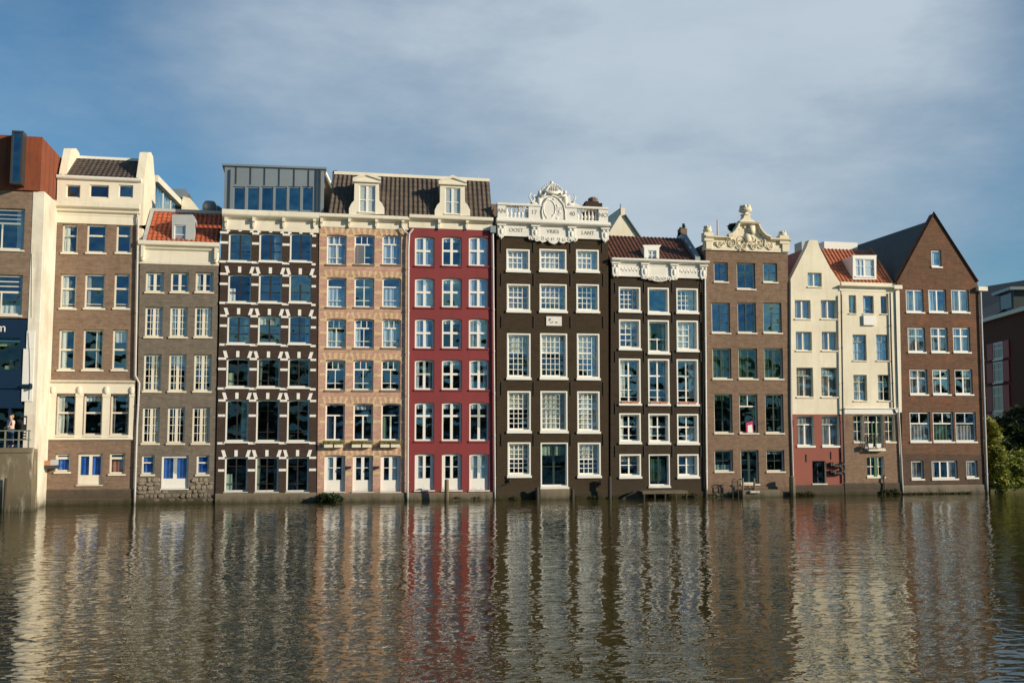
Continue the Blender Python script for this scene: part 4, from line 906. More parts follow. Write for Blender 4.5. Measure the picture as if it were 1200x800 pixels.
# =================================================================== house 8
H = House('canal_house', 'lower black brick canal house with a white carved cornice and rusty tiled roof', 'house', 770, .1); H8 = H
yf = H.yf
def pan(H, px, bars, cu=None, cc='curtain', **k): return window(H, px, bars, fr=.07, rec=.26, casing=.085, sill=.12, curtain=cu, ccol=cc, sproj=.1, **k)
g43 = lambda r_: grid(4, r_, .034)
pan(H, (725, 336.3, 750.6, 366.5), g43(4)+[('h', .5, .07, 0, 1)]); pan(H, (759, 337, 784, 369.2), [], cu=None, g='glassblue'); pan(H, (792.5, 337.8, 818, 368), g43(4)+[('h', .5, .07, 0, 1)], RIGHT)
pan(H, (725.3, 374.3, 750.6, 410.6), [('v', .333, .04, 0, 1), ('v', .667, .04, 0, 1), ('h', .75, .04, 0, 1), ('h', .5, .07, 0, 1), ('h', .25, .04, 0, 1)], TOPC(.8)); pan(H, (759.2, 375, 784.2, 415.5), [('v', .5, .05, 0, .45), ('h', .4, .05, 0, 1)], g='glassdark'); pan(H, (792.8, 375.5, 818.2, 412.5), [('v', .333, .04, 0, 1), ('v', .667, .04, 0, 1), ('h', .75, .04, 0, 1), ('h', .5, .07, 0, 1), ('h', .25, .04, 0, 1)], FULL)
for i, (a, c) in enumerate(((725.4, 750.8), (759.4, 784.6), (793, 818.4))): pan(H, (a, 420+i*.4, c, 475+i*.4), [('h', .64, .09, 0, 1), ('v', .5, .085, 0, 1), ('h', .28, .035, 0, 1), ('h', .1, .03, 0, 1)], [(0, .32, .1, 1)] if i == 0 else [(.68, 1, .1, 1)] if i == 2 else [(0, .1, .2, 1), (.9, 1, .2, 1)])
for i, (a, c) in enumerate(((725.6, 751), (759.8, 784.8), (793.4, 818.6))): pan(H, (a, 484+i*.4, c, 520.3+i*.4), [('h', .55, .09, 0, 1), ('v', .5, .07, 0, 1), ('h', .18, .03, 0, 1)], [(.5, 1, 0, .55)] if i == 2 else None)
for i, (a, c) in enumerate(((725.8, 751.2), (793.8, 818.8))): pan(H, (a, 531.8, c, 560.5), [('v', .5, .085, 0, 1), ('h', .5, .045, 0, 1)], [(.55, .95, 0, 1)] if i else None)
window(H, (760.3, 532, 785, 571.3), [('v', .5, .1, 0, 1), ('h', .985, .05, 0, 1), ('h', .45, .03, 0, 1)], fr=.05, rec=.16, casing=.06, sill=.1, barmat='green', name='door', g='glassdark', curtain=[(.1, .9, .1, .9)], ccol='greencurt')
H.wall([(715.3, 600), (716, 305), (826.6, 306), (825.5, 600)], 'brick8', 9)
H.room(H.levels((572, 526, 480, 417, 371, 330), 770))
H.plinth(715.4, 825.7, 576, .06, 'brick8')
anchors(H, [(x, a, b_) for x in (721.2, 755, 788.2, 821) for a, b_ in ((331, 343), (365, 378), (411, 424), (472, 485), (522, 535))])
z = lambda py: Z(770, py, yf); L, Rr = U(716.8, 320, yf), U(827, 320, yf)
t = MB().box(L, Rr, yf-.1, yf+.3, z(325), z(309.5)); t.profile(L-.08, Rr+.1, yf, [(.12, z(309.5)), (.2, z(308.6)), (.38, z(307.6)), (.42, z(306.8)), (.42, z(305)), (.3, z(304.4))]); t.box(L+.02, Rr-.02, yf-.14, yf-.099, z(325.3), z(323.6)); t.box(L+.02, Rr-.02, yf-.12, yf-.099, z(312), z(310.8))
t.build('entablature', 'orn', H.root)
for x in (720.5, 754.5, 788.8, 823):
    t = MB(); u = U(x, 315, yf)
    t.prism([(u-.2, z(322.5)), (u-.12, z(326.5)), (u, z(325)), (u+.12, z(326.5)), (u+.2, z(322.5)), (u+.22, z(309.5)), (u-.22, z(309.5))], yf-.2, yf-.101); t.box(u-.26, u+.26, yf-.28, yf-.1, z(311), z(309.4)); t.ball((u, yf-.2, z(319)), .1, .06, .2); t.ball((u-.12, yf-.2, z(313.5)), .07); t.ball((u+.12, yf-.2, z(313.5)), .07)
    t.build('console', 'orn', H.root)
t = MB()
for k_ in range(11):
    for s_ in (0, 1): t.ball((U(728+k_*2 if s_ == 0 else 797+k_*2, 316, yf), yf-.1, z(316.5+(k_ % 2))), .07, .04, .09)
t.build('frieze_carving', 'orn', H.root)
sv = [(750.5, 324.5), (751, 327), (756, 327.8), (760, 326.8), (763, 328.8), (767, 330), (771, 330.4), (776, 330), (780, 328.8), (784, 327), (788, 328), (793, 327), (793.3, 324.5)]
t = MB().prism([(U(a_, c_, yf), z(c_)) for a_, c_ in sv], yf-.17, yf+.003)
for k_ in range(6): spiral(t, (U(760+k_*4.5, 326.5, yf), z(326.8)), .12, 1.2, .03, 1 if k_ % 2 else -1, k_, yf-.18)
t.build('scrollwork', 'orn', H.root)
y0, yr = yf+.2, yf+2.7; x0, x1 = U(713.5, 304, y0), U(815, 304, y0); zb0, zr = Z(770, 304.5, y0), Z(760, 278, yr)
tile_roof(H.root, (x0, y0, zb0), (x1, y0, zb0), (x1, yr, zr), (x0, yr, zr), 'tmix', .25, .33)
MB().add([(x0, yr, zr), (x1, yr, zr), (x1, 6, zb0), (x0, 6, zb0)], [(3, 2, 1, 0)]).build('rear_roof', 'tmix', H.root)
side_prism([(y0-.1, zb0-.1), (y0-.1, zb0+.25), (yr-.1, zr+.38), (yr+.3, zr+.38), (6, zb0)], x1-.05, x1+.3).build('gable_parapet', 'zinc', H.root)
MB().box(x1-.05, x1+.38, yr-.2, yr+.35, zr+.2, zr+.62).build('chimney', 'brick2', H.root)
MB().box(x1+.31, U(828, 300, yf), yf+2.5, yf+3.5, zb0-.5, Z(820, 286, 3)).build('party_wall', 'creamwall', H.root)
dormer(H, [(755, 305), (772.5, 305), (772.5, 290.5), (774.5, 288), (774.5, 287), (753.5, 287), (753.5, 288), (755, 290.5)], 304, (759.3, 293.2, 769.3, 304.3), [('v', .5, .05, 0, 1), ('h', .5, .04, 0, 1)], 1.4, 'white', y=yf+.25, roofpoly=[(755.5, 305), (772, 305), (772, 289), (755.5, 289)])
H.pipe([(825.2, 306), (826.2, 320), (828.3, 578)], .05, .14, 'white')
# terracotta pots
for j, (a, c) in enumerate(((727, 749), (761, 783), (795, 816.5))):
    for k_ in (0, 1):
        xa = U(a+(c-a)*(.04+.5*k_), 472, .1); xb = U(a+(c-a)*(.46+.5*k_), 472, .1); zz = Z((a+c)/2, 473.2+j*.4, .1)+.0
        ww = xb-xa
        mb = MB().prism([(xa+.03, zz), (xb-.03, zz), (xb, zz+.13), (xa, zz+.13)], .02, .17).box(xa-.012, xb+.012, .01, .18, zz+.131, zz+.16)
        side = 'left' if k_ == 0 else 'right'; wn = ('leftmost', 'middle', 'rightmost')[j]
        top(mb, 'plant_trough', 'terracotta', '%s terracotta trough on the %s tall window sill of the lower black house' % (side, wn), 'plant trough', ((xa+xb)/2, .1, zz), 'terracotta troughs on the black house')
# rear white gable
rg = House('rear_house', 'plain white pointed gable with a stub chimney rising behind the rusty tiled roof', 'house', 729, 12)
rg.wall([(700, 320), (700, 290), (712, 275), (727.3, 251), (727, 243.5), (732.3, 243.5), (732.5, 251), (737, 256), (751.5, 279), (752, 320)], 'creamwall', 6, name='gable')
a_, b_ = P(732.5, 251.5, 11.9), P(752, 280, 11.9); MB().tube([a_, b_], .09, 4).build('verge', 'zinc', rg.root)
c = P(727.2, 247, 11.9); MB().tube([(c.x, 11.9, c.z-.3), (c.x, 11.9, c.z+.5)], .04, 5).build('flue', 'darkm', rg.root)

# =================================================================== house 9 : brown with cream bell pediment
H = House('canal_house', 'brown brick canal house topped by a cream carved bell shaped pediment with urns', 'house', 875, 0.0); H9 = H
yf = H.yf
gb = lambda c_, r_: grid(c_, r_, .04)
kw = dict(fr=.08, rec=.15, mat='cream', barmat='green', sill=.08)
window(H, (836.7, 307.2, 853, 331.6), gb(2, 2), curtain=None, **kw); window(H, (863.5, 308, 885, 340), [('v', .5, .07, 0, 1), ('h', .66, .03, 0, 1), ('h', .33, .03, 0, 1)], curtain=None, **kw); window(H, (894.5, 308.2, 910.8, 332), gb(2, 2), curtain=None, **kw)
for (ya, yb), xs_, cu in (((354.5, 391.3), ((834, 855.5), (864.5, 886), (894.5, 916)), 0), ((408, 445.2), ((835, 857), (865.5, 887.5), (895.5, 917.6)), 1), ((461.6, 508.7), ((837, 858.3), (866.6, 888), (897, 918.2)), 0)):
    for i, (a, c) in enumerate(xs_):
        dd = dict(kw); br = [('v', .5, .09, 0, 1), ('h', .66, .03, 0, 1), ('h', .33, .03, 0, 1)]
        if ya > 460 and i == 1: dd['barmat'] = None; br = [('h', .7, .08, 0, 1), ('v', .5, .05, .7, 1)]
        window(H, (a, ya, c, yb), br, curtain=FULL if cu else None, ccol='greencurt', g='glass' if ya < 400 else 'glassdark', **dd)
for a, c in ((837.5, 859), (898.3, 919.3)): window(H, (a, 527.2, c, 553.7), gb(2, 2), g='glassdark', **kw)
window(H, (868.3, 527, 889.3, 568.3), [('v', .5, .14, 0, 1), ('h', .985, .05, 0, 1), ('h', .72, .04, 0, 1), ('h', .4, .04, 0, 1)], name='door', g='glassdark', **kw)
H.wall([(829.3, 600), (827, 285), (923, 285), (926.3, 600)], 'brick9', 9)
H.room(H.levels((572, 518, 453, 399, 347, 300), 875))
H.plinth(829, 926.5, 570, .06, 'brick11')
H.plinth(829, 926.5, 577.5, .14, 'concrete')
a_, b_ = P(874, 509, -.0), P(883, 492, .0)
bag = MB().prism([(a_.x+.05, a_.z+.09), (b_.x+.02, a_.z+.09), (b_.x-.06, b_.z-.05), (a_.x+.03, b_.z-.16)], .02, .1)
bg = top(bag, 'hanging_cloth', 'magenta', 'crimson and white cloth hung in the middle window of the cream pedimented brown house', 'cloth', (a_.x, .02, a_.z))
w_ = MB().prism([(a_.x+.14, a_.z+.13), (b_.x-.06, a_.z+.13), (b_.x-.1, b_.z-.26), (a_.x+.13, b_.z-.33)], .008, .018).build('white_panel', 'white', bg); w_.data.transform(Matrix.Translation(Vector((0, 0, 0))))
z = lambda py: Z(875, py, yf)
G = lambda a_, c_: (U(820+a_/10.91, 235+c_/10.91, yf), z(235+c_/10.91))
t = MB(); L, Rr = G(62, 600)[0], G(1118, 600)[0]
t.box(L, Rr, yf-.1, yf+.4, G(0, 650)[1], G(0, 600)[1]); t.box(L+.03, Rr-.03, yf-.05, yf+.35, G(0, 600)[1], G(0, 510)[1])
for a0_, a1_ in ((62, 135), (1030, 1118)): t.box(G(a0_, 0)[0], G(a1_, 0)[0], yf-.16, yf+.35, G(0, 640)[1], G(0, 505)[1])
for a0_, a1_ in ((50, 360), (870, 1130)): t.profile(G(a0_, 0)[0], G(a1_, 0)[0], yf, [(.12, G(0, 512)[1]), (.2, G(0, 505)[1]), (.3, G(0, 495)[1]), (.32, G(0, 478)[1]), (.2, G(0, 470)[1])])
t.build('frieze', 'stone', H.root)
bell = [(340, 520), (340, 478), (385, 455), (425, 415), (450, 370), (470, 325), (482, 288), (712, 288), (728, 325), (748, 370), (780, 415), (820, 455), (880, 478), (880, 520)]
t = MB().prism([G(*p_) for p_ in bell], yf-.12, yf+.35)
for side in ([(340, 474), (388, 452), (428, 412), (453, 368), (474, 322), (486, 292)], [(880, 474), (820, 452), (778, 412), (746, 368), (726, 322), (714, 292)]):
    t.tube([(G(*p_)[0], yf-.22, G(*p_)[1]) for p_ in side], .13, 6)
    t.tube([(G(*p_)[0], yf-.34, G(*p_)[1]+.04) for p_ in side], .08, 6)
t.profile(G(470, 0)[0], G(726, 0)[0], yf, [(.14, G(0, 330)[1]), (.2, G(0, 318)[1]), (.42, G(0, 308)[1]), (.48, G(0, 290)[1]), (.3, G(0, 284)[1])])
t.prism([G(*p_) for p_ in ((488, 285), (510, 262), (540, 240), (556, 205), (556, 190), (620, 190), (622, 205), (640, 240), (680, 262), (706, 285))], yf-.2, yf+.3)
t.build('pediment', 'stone', H.root)
t = MB()
for a_, c_, r_, f_ in ((400, 545, .3, 1), (520, 530, .42, 1), (640, 500, .38, -1), (760, 540, .42, -1), (850, 560, .2, 1), (250, 570, .25, 1), (890, 580, .22, 1), (560, 590, .25, -1), (680, 590, .25, 1), (480, 600, .2, 1)):
    g_ = G(a_, c_); spiral(t, g_, r_, 1.7, .045, f_, a_*.01, yf-.13)
for k_ in range(26):
    g_ = G(random.uniform(200, 980), random.uniform(535, 595)); t.ball((g_[0], yf-.07, g_[1]), random.uniform(.05, .11), .07, random.uniform(.05, .1), 6, 4)
g_ = G(598, 480); t.ball((g_[0], yf-.16, g_[1]), .22, .14, .3); g_ = G(648, 380); t.box(g_[0]-.2, g_[0]+.18, yf-.3, yf-.1, g_[1]-.25, g_[1]+.25)
for k_ in range(10): a_ = k_/9*math.pi; g_ = G(600, 470); t.ball((g_[0]+1.1*math.cos(a_), yf-.13, g_[1]-.15+.75*math.sin(a_)), .11, .08, .09, 6, 4)
t.build('carving', 'stone', H.root, True)
def urn_part(g0, g1, r_):
    m_ = MB(); urn(m_, (g0[0], yf+.05, g0[1]), g1[1]-g0[1], r_); m_.build('urn', 'stone', H.root, True)
urn_part(G(588, 192), G(588, 60), .42); urn_part(G(104, 470), G(104, 335), .28); urn_part(G(1064, 478), G(1064, 368), .28)
for a_ in (104, 1064): g_ = G(a_, 480); MB().box(g_[0]-.3, g_[0]+.3, yf-.2, yf+.3, g_[1]-.3, g_[1]+.22).build('pedestal', 'stone', H.root)
c = P(841, 278, 2.5); d_ = P(840.7, 257.5, 2.5)
top(MB().tube([(c.x, 2.5, c.z-1.2), (d_.x, 2.5, d_.z)], .07, 8, .05), 'flagpole', 'pink', 'short pale pinkish pole on the roof left of the cream pediment', 'pole', (c.x, 2.5, c.z-1.2))

# =================================================================== house 10 : cream spout gable
H = House('canal_house', 'narrow cream canal house with a plain pointed spout gable and brick red ground floor', 'house', 957, .05); H10 = H
yf = H.yf
two = [('v', .5, .09, 0, 1)]
kc = dict(fr=.06, rec=.15, mat='cream', sill=.07, ccol='greycurt')
window(H, (946.6, 319.5, 963, 337.2), two, curtain=FULL, **dict(kc, ccol='bluecurt')); kn = dict(kc, mat='greycurt')
for ya, yb, (a, c), (d, e) in ((351.6, 374.8, (931.6, 950), (962, 980)), (388.6, 412, (932.7, 951.5), (963.2, 981.2)), (430.5, 466.2, (933.6, 953), (962.5, 982.2))):
    for x0, x1 in ((a, c), (d, e)): window(H, (x0, ya, x1, yb), two if ya < 430 else [('h', .74, .06, 0, 1), ('v', .5, .06, 0, .74)], curtain=FULL, **kc)
for x0, x1 in ((934, 954.2), (963.2, 983.8)): window(H, (x0, 487, x1, 524.2), [('h', .72, .08, 0, 1), ('v', .5, .08, 0, .72)], curtain=FULL, **dict(kc, sill=.12, mat='frame'))
window(H, (952, 539.8, 968.3, 567.5), [('v', .5, .05, 0, 1)], curtain=None, mat='blackm', name='door', fr=.04, rec=.2, sill=.06, sillmat='white', g='glassdark')
H.wall([(930, 600), (926.5, 327), (945, 290), (948.2, 281.3), (957.6, 281.3), (960.5, 290), (973, 314), (984.5, 331), (990, 600)], 'creamwall', .5, name='wall', cap=False)
rp = [(P(a_, b_, yf).x, P(a_, b_, yf).z) for a_, b_ in ((928, 598), (927.5, 334), (953, 288), (984, 336), (989, 598))]
MB().shell(rp, yf+.49, yf+9).build('roof', 'tred', H.root)
# red ground floor skin around the openings
def skin_wall(H, poly_px, holes, mat, name, proud=.015):
    sv = H.yf; H.yf = sv-proud; keep = getattr(H, 'poly', None)
    o = H.wall(poly_px, mat, proud-.002, .012, name, holes=holes, cap=False); H.yf = sv; H.poly = keep; return o
skin_wall(H, [(928.7, 570), (927.8, 485.2), (986.6, 485.2), (988.3, 570)], H.holes[-3:], 'redbase', 'ground_floor_render')
H.room(H.levels((570, 532, 478, 420, 382, 345, 334), 957), parts=(.5,), inset=.25)
H.plinth(929, 990, 568, .07, 'darkplinth')
anchors(H, [(944.6, 532, 541), (973.5, 529, 538), (985, 530, 538), (929, 492, 500)])
for zz_, wn in ((545.5, 'upper'), (553.8, 'lower')):
    c = P(980.5, zz_, -.12); t = MB(); rr = random.Random(zz_)
    for k_ in range(8): t.ball((c.x-.4+k_*.12, -.1, c.z+(.07 if k_ in (0, 1, 6, 7) else -.02)), .17, .15, rr.uniform(.1, .16), 7, 5)
    top(t, 'black_bundle', 'blackm', '%s of two crumpled black bundles hanging on the red ground floor wall' % wn, 'bundle', (c.x, -.12, c.z), 'black bundles on the red wall')
c = P(943, 291, 2.2); MB().box(c.x-.3, c.x+.25, 2, 3, c.z-1.5, c.z+.4).build('chimney', 'zinc', H.root)
H.pipe([(926.5, 330), (927, 480), (929.5, 560)], .05, .12, 'pipe')

# =================================================================== house 11 : cream, orange roof
H = House('canal_house', 'cream canal house with an orange tiled roof, wide dormer and dun brick lower floors', 'house', 1018, .02); H11 = H
yf = H.yf
ks = dict(fr=.05, rec=.15, mat='greycurt', sill=.06, sillmat='creamwall')
window(H, (994.8, 346, 1003.5, 368.3), [('h', .2, .03, 0, 1)], curtain=RIGHT, **ks); window(H, (1011.5, 346.5, 1024, 368.5), [('h', .25, .03, 0, 1)], curtain=LEFT, ccol='bluecurt', **ks); window(H, (1032.2, 347, 1040.3, 368.8), [('h', .2, .03, 0, 1)], **ks)
for ya, yb, p1, p2 in ((392, 423.5, (999.5, 1015.5), (1027, 1042)), (439, 470.5, (1000.3, 1016.2), (1029, 1044))):
    for q_, (a, c) in enumerate((p1, p2)): window(H, (a, ya, c, yb), [('h', .74, .06, 0, 1), ('v', .5, .045, 0 if ya > 430 else .74, 1), ('h', .35, .03, 0, 1)], curtain=FULL if ya < 430 or q_ == 0 else LEFT, ccol='bluecurt', **dict(ks, mat='stone' if ya > 430 else 'greycurt'))
window(H, (1000, 486, 1011.8, 519), [('h', .76, .07, 0, 1), ('v', .5, .035, 0, 1), ('h', .38, .03, 0, 1)], fr=.07, rec=.15, mat='cream', curtain=LEFT, ccol='greycurt')
window(H, (1036.6, 486, 1049, 519), [('h', .76, .07, 0, 1), ('v', .5, .035, 0, 1), ('h', .38, .03, 0, 1)], fr=.07, rec=.15, mat='cream', curtain=LEFT, ccol='greycurt')
window(H, (1013, 486, 1035.4, 526.5), [('h', .80, .07, 0, 1), ('v', .25, .035, .1, 1), ('v', .75, .035, .1, 1), ('h', .42, .03, 0, 1)], fr=.07, rec=.15, mat='cream', curtain=SIDES, ccol='greycurt', name='balcony_door')
window(H, (1016, 534.5, 1036.2, 560), [('v', .25, .04, 0, 1), ('v', .75, .04, 0, 1), ('h', .5, .04, 0, 1)], fr=.08, rec=.13, mat='cream')
H.wall([(989.5, 600), (985.8, 330), (1049.8, 332), (1058, 600)], 'creamwall', 9)
H.room(H.levels((566, 529, 478, 432, 386, 342), 1018), parts=(.5,), inset=.15)
skin_wall(H, [(990.3, 598), (988.2, 485), (1053, 485), (1056.3, 598)], H.holes[-4:], 'brick11', 'brick_lower_wall', .02)
H.plinth(990.5, 1056.5, 565.5, .07, 'darkplinth')
g_ = MB()
for x_ in (1022, 1026.4): q = P(x_, 505, yf+.14); g_.box(q.x-.04, q.x+.04, yf+.12, yf+.16, Z(1024, 525, yf), Z(1024, 494, yf))
q = P(1026, 547, yf+.12); g_.box(q.x-.09, q.x+.09, yf+.10, yf+.128, Z(1026, 559, yf), Z(1026, 536, yf)); g_.build('green_mullion', paint('green_gloss', (.03, .12, .03), .1), H.root)
zc = lambda py: Z(1020, py, yf)
MB().profile(U(989, 480, yf), U(1053, 480, yf), yf, [(.03, zc(485.3)), (.06, zc(484.8)), (.08, zc(479.5)), (.16, zc(478.8)), (.16, zc(478))]).build('stone_band', 'white', H.root)
# balcony
a_, b_ = U(1014.5, 520, yf), U(1034.5, 520, yf); zz_ = zc(526.3)
t = MB().box(a_, b_, yf-.34, yf, zz_-.09, zz_).build('balcony', 'cream', H.root); r_ = MB()
r_.box(a_, b_, yf-.34, yf-.31, zc(512.3), zc(511.5))
for k_ in range(11): u = a_+(b_-a_)*k_/10; r_.box(u-.012, u+.012, yf-.335, yf-.315, zz_, zc(512))
for u in (a_, b_-.03): r_.box(u, u+.03, yf-.308, yf-.01, zc(512.3), zc(511.4))
r_.build('balcony_rail', 'blackm', t)
for j_, x_ in enumerate((1019.5, 1029)):
    c = P(x_, 522, yf-.4); mb = MB().prism([(c.x-.13, c.z-.12), (c.x+.13, c.z-.12), (c.x+.16, c.z+.13), (c.x-.16, c.z+.13)], yf-.5, yf-.345)
    top(mb, 'balcony_pot', 'white', '%s white pot hung on the small balcony of the orange roofed cream house' % ('left' if j_ == 0 else 'right'), 'flower pot', (c.x, yf-.4, c.z-.12), 'white balcony pots')
a_, b_ = P(1011, 381, yf), P(1024.8, 369.5, yf); t = MB().box(a_.x, b_.x, yf-.14, yf, a_.z, b_.z-.02)
t = top(t, 'window_box', 'white', 'plain white box under the middle upper window of the orange roofed cream house', 'window box', ((a_.x+b_.x)/2, yf, a_.z))
H.cornice(985, 1056, 334.5, 341.5, .3, 'cream')
y0, yr = yf+.1, yf+2.6; x0, x1 = U(985.5, 334, y0), U(1047, 334, y0); zb0, zr = Z(1018, 334.6, y0), Z(1003, 293, yr)
tile_roof(H.root, (x0, y0, zb0), (x1, y0, zb0), (x1, yr, zr), (x0, yr, zr), 'tor', .26, .36, .06)
MB().prism([(x0, zb0), (x1, zb0), (x1, zr), (x0, zr)], yr+.01, 9).build('rear_roof', 'tor', H.root)
MB().tube([(x1, y0, zb0+.1), (x1, yr, zr+.12)], .08, 6).build('verge', 'tor', H.root)
side_prism([(y0+.05, zb0), (yr, zr-.05), (9, zr-.05), (9, zb0)], x1-.12, x1-.03).build('side_wall', 'creamwall', H.root)
dormer(H, [(999.5, 327.5), (1027, 327.5), (1027, 301), (1027.5, 299), (999, 299), (999.5, 301)], 327, (1002.5, 303.5, 1024.5, 324), [('v', .5, .12, 0, 1), ('v', .25, .03, 0, 1), ('h', .6, .03, 0, 1)], 1.8, 'white', y=yf+.35, roofpoly=[(1000, 327), (1026.5, 327), (1026.5, 300), (1000, 300)], cheek='white')
c = P(983, 290, 5.5); MB().box(P(966, 290, 5.5).x, P(1005, 290, 5.5).x, 5.5, 7.5, c.z-2, P(983, 283.5, 5.5).z).build('roof_box', 'white', H.root)
H.pipe([(1043, 343), (1044.8, 420), (1047, 478), (1050, 484)], .05, .1, 'darkm'); H.pipe([(1053, 483), (1054.3, 500), (1058.2, 578)], .05, .12, 'pipe')
H.pipe([(985.8, 345), (987.5, 470), (990.3, 565)], .05, .12, 'darkm')

# =================================================================== house 12 : rust brown gable
H = House('canal_house', 'rust brown brick canal house with a tall plain triangular gable and dark slate roof', 'house', 1102, -.04); H12 = H
yf = H.yf
kf = dict(fr=.085, rec=.09, mat='frame', sill=.09, ccol='greycurt')
window(H, (1091.5, 293, 1103.2, 314), [], curtain=FULL, **dict(kf, ccol='bluecurt'))
cross = [('h', .66, .08, 0, 1), ('v', .5, .09, 0, 1)]
cur = {(0, 0): FULL, (0, 1): [(0, .5, 0, 1)], (0, 2): FULL, (1, 0): FULL, (1, 1): FULL, (1, 2): FULL, (2, 0): FULL, (2, 1): LEFT, (2, 2): RIGHT, (3, 0): [(0, 1, 0, .6)], (3, 1): [(0, 1, 0, .6)], (3, 2): [(0, 1, 0, .55)]}
for r_, (ya, yb, xs_) in enumerate(((339, 367.2, ((1061.8, 1082.4), (1088.3, 1109), (1115, 1135.6))), (383.5, 414, ((1064, 1084.3), (1091, 1110.8), (1117, 1137))), (432.5, 463.4, ((1066.2, 1087), (1093, 1113.4), (1119.2, 1139.8))), (482.5, 518.8, ((1066.5, 1090.3), (1093.5, 1117.7), (1120, 1144))))):
    for i, (a, c) in enumerate(xs_):
        window(H, (a, ya, c, yb), two if r_ == 0 else cross if r_ < 3 else [('h', .62, .08, 0, 1), ('v', .5, .07, .62, 1)], curtain=cur[(r_, i)], **dict(kf, ccol='bluecurt' if (r_, i) == (0, 1) else 'greencurt' if r_ == 3 and i == 1 else 'greycurt'))
window(H, (1068, 539.5, 1082.4, 562.5), [], curtain=FULL, **kf); window(H, (1092, 539.3, 1122.2, 562.3), [('v', .333, .09, 0, 1), ('v', .667, .09, 0, 1)], curtain=[(0, .15, 0, 1), (.7, 1, 0, 1)], **kf); window(H, (1132.4, 539.3, 1145.6, 560.8), [], curtain=FULL, **kf)
H.wall([(1058.5, 600), (1054.8, 340), (1050.8, 330), (1060, 313), (1094, 250.3), (1128, 304), (1145, 329.5), (1147.5, 345), (1155.8, 600)], 'brick12', .45, cap=False)
H.poly = [(x, z_) for x, z_ in H.poly]
p1, p2, p3 = P(1050.5, 329.5, yf), P(1094, 249.5, yf), P(1145.5, 329, yf)
MB().shell([(p1.x+.25, -1), (p3.x-.1, -1), (p3.x-.1, p3.z-.4), (p2.x, p2.z-.75), (p1.x+.15, p1.z-.4)], yf+.44, yf+16).build('house_body', 'brick12', H.root)
MB().prism([(p1.x, p1.z-.35), (p2.x, p2.z-.7), (p3.x+.05, p3.z-.35), (p3.x+.25, p3.z-.35), (p2.x, p2.z-.42), (p1.x-.2, p1.z-.35)], yf+.455, yf+16.1).build('roof', 'slate', H.root)
cp = MB().tube([p1-Vector((0, .02, .05)), p2-Vector((0, .02, 0)), p3-Vector((0, .02, .05))], .1, 4).build('coping', 'brickR', H.root)
H.room(H.levels((566, 529, 473, 424, 376, 334), 1102), inset=.3)
H.plinth(1058.4, 1155.7, 568, .07, 'rubble')
skin_wall(H, [(1057.8, 569), (1057, 531), (1154.3, 533), (1155, 569)], H.holes[-3:], 'brick_dark12', 'lower_wall', .012)
a_ = P(1050, 336.5, yf-.1); MB().box(a_.x-.2, a_.x+.35, yf-.25, yf+.2, a_.z-.12, a_.z+.12).build('gutter_end', 'cream', H.root); MB().box(p1.x-.02, p1.x+.22, yf-.1, yf+.4, p1.z-.5, p1.z+.02).build('kneeler', 'brickR', H.root)
a_ = P(1149.5, 338.5, yf-.1); MB().box(a_.x-.3, a_.x+.35, yf-.3, yf+.3, a_.z-.14, a_.z+.12).build('gutter_end', 'cream', H.root)
pl = P(1052.5, 410, yf); MB().prism([(P(1049.5, 341, -.06).x, P(1050, 341, -.06).z), (P(1054, 341, -.06).x, P(1054, 341, -.06).z), (P(1056.7, 483, -.06).x, P(1056.7, 483, -.06).z), (P(1053.2, 483, -.06).x, P(1053.2, 483, -.06).z)], -.075, -.041).build('edge_strip', 'cream', H.root)
H.pipe([(1149, 342), (1151, 400), (1157.2, 578)], .06, .12, 'pipe')

# =================================================================== things in the water
def pile(px, yt, d, r, mat, label, lean=0):
    c = P(px, 575, -d); zt = Z(px, yt, -d)
    mb = MB(); mb.tube([(c.x+lean, -d, -1.6), (c.x+lean*.3, -d, zt*.5), (c.x, -d, zt)], r, 9, r*.93); mb.lathe((c.x, -d, zt), [(r*.93, 0), (r*.8, .04), (r*.3, .06)], 9)
    top(mb, 'mooring_pile', mat, label, 'mooring pile', (c.x, -d, 0), 'mooring piles in the canal')
pile(523.5, 562.5, .9, .13, 'wood', 'pale weathered wooden pile standing before the middle red house door')
pile(928.5, 559, .7, .19, 'wood', 'thick mossy pale pile between the brown house and the red ground floor')
pile(714.5, 559, .55, .12, 'darkwood', 'tall dark pile in the gap between the two black houses')
pile(629.5, 571.5, .5, .12, 'darkwood', 'short dark pile left of the stone landing', .05)
pile(671, 573.5, .5, .11, 'darkwood', 'short dark pile right of the stone landing')
pile(827.2, 574, .45, .1, 'darkwood', 'dark stub of a pile beside the white drainpipe')
# hoops and ropes on the tarred wall
for px, py, lb in ((597, 563, 'left'), (704, 566, 'right')):
    c = P(px, py, -.1); t = MB()
    t.tube([(c.x-.1, -.03, c.z+.1), (c.x, -.12, c.z+.16), (c.x+.1, -.1, c.z), (c.x-.05, -.08, c.z-.18), (c.x-.3, -.06, c.z-.22)], .025, 6); t.ball((c.x, -.06, c.z), .09)
    top(t, 'mooring_ring', 'blackm', '%s iron mooring ring low on the wall of the tall dark house' % lb, 'mooring ring', (c.x, -.05, c.z), 'mooring rings')
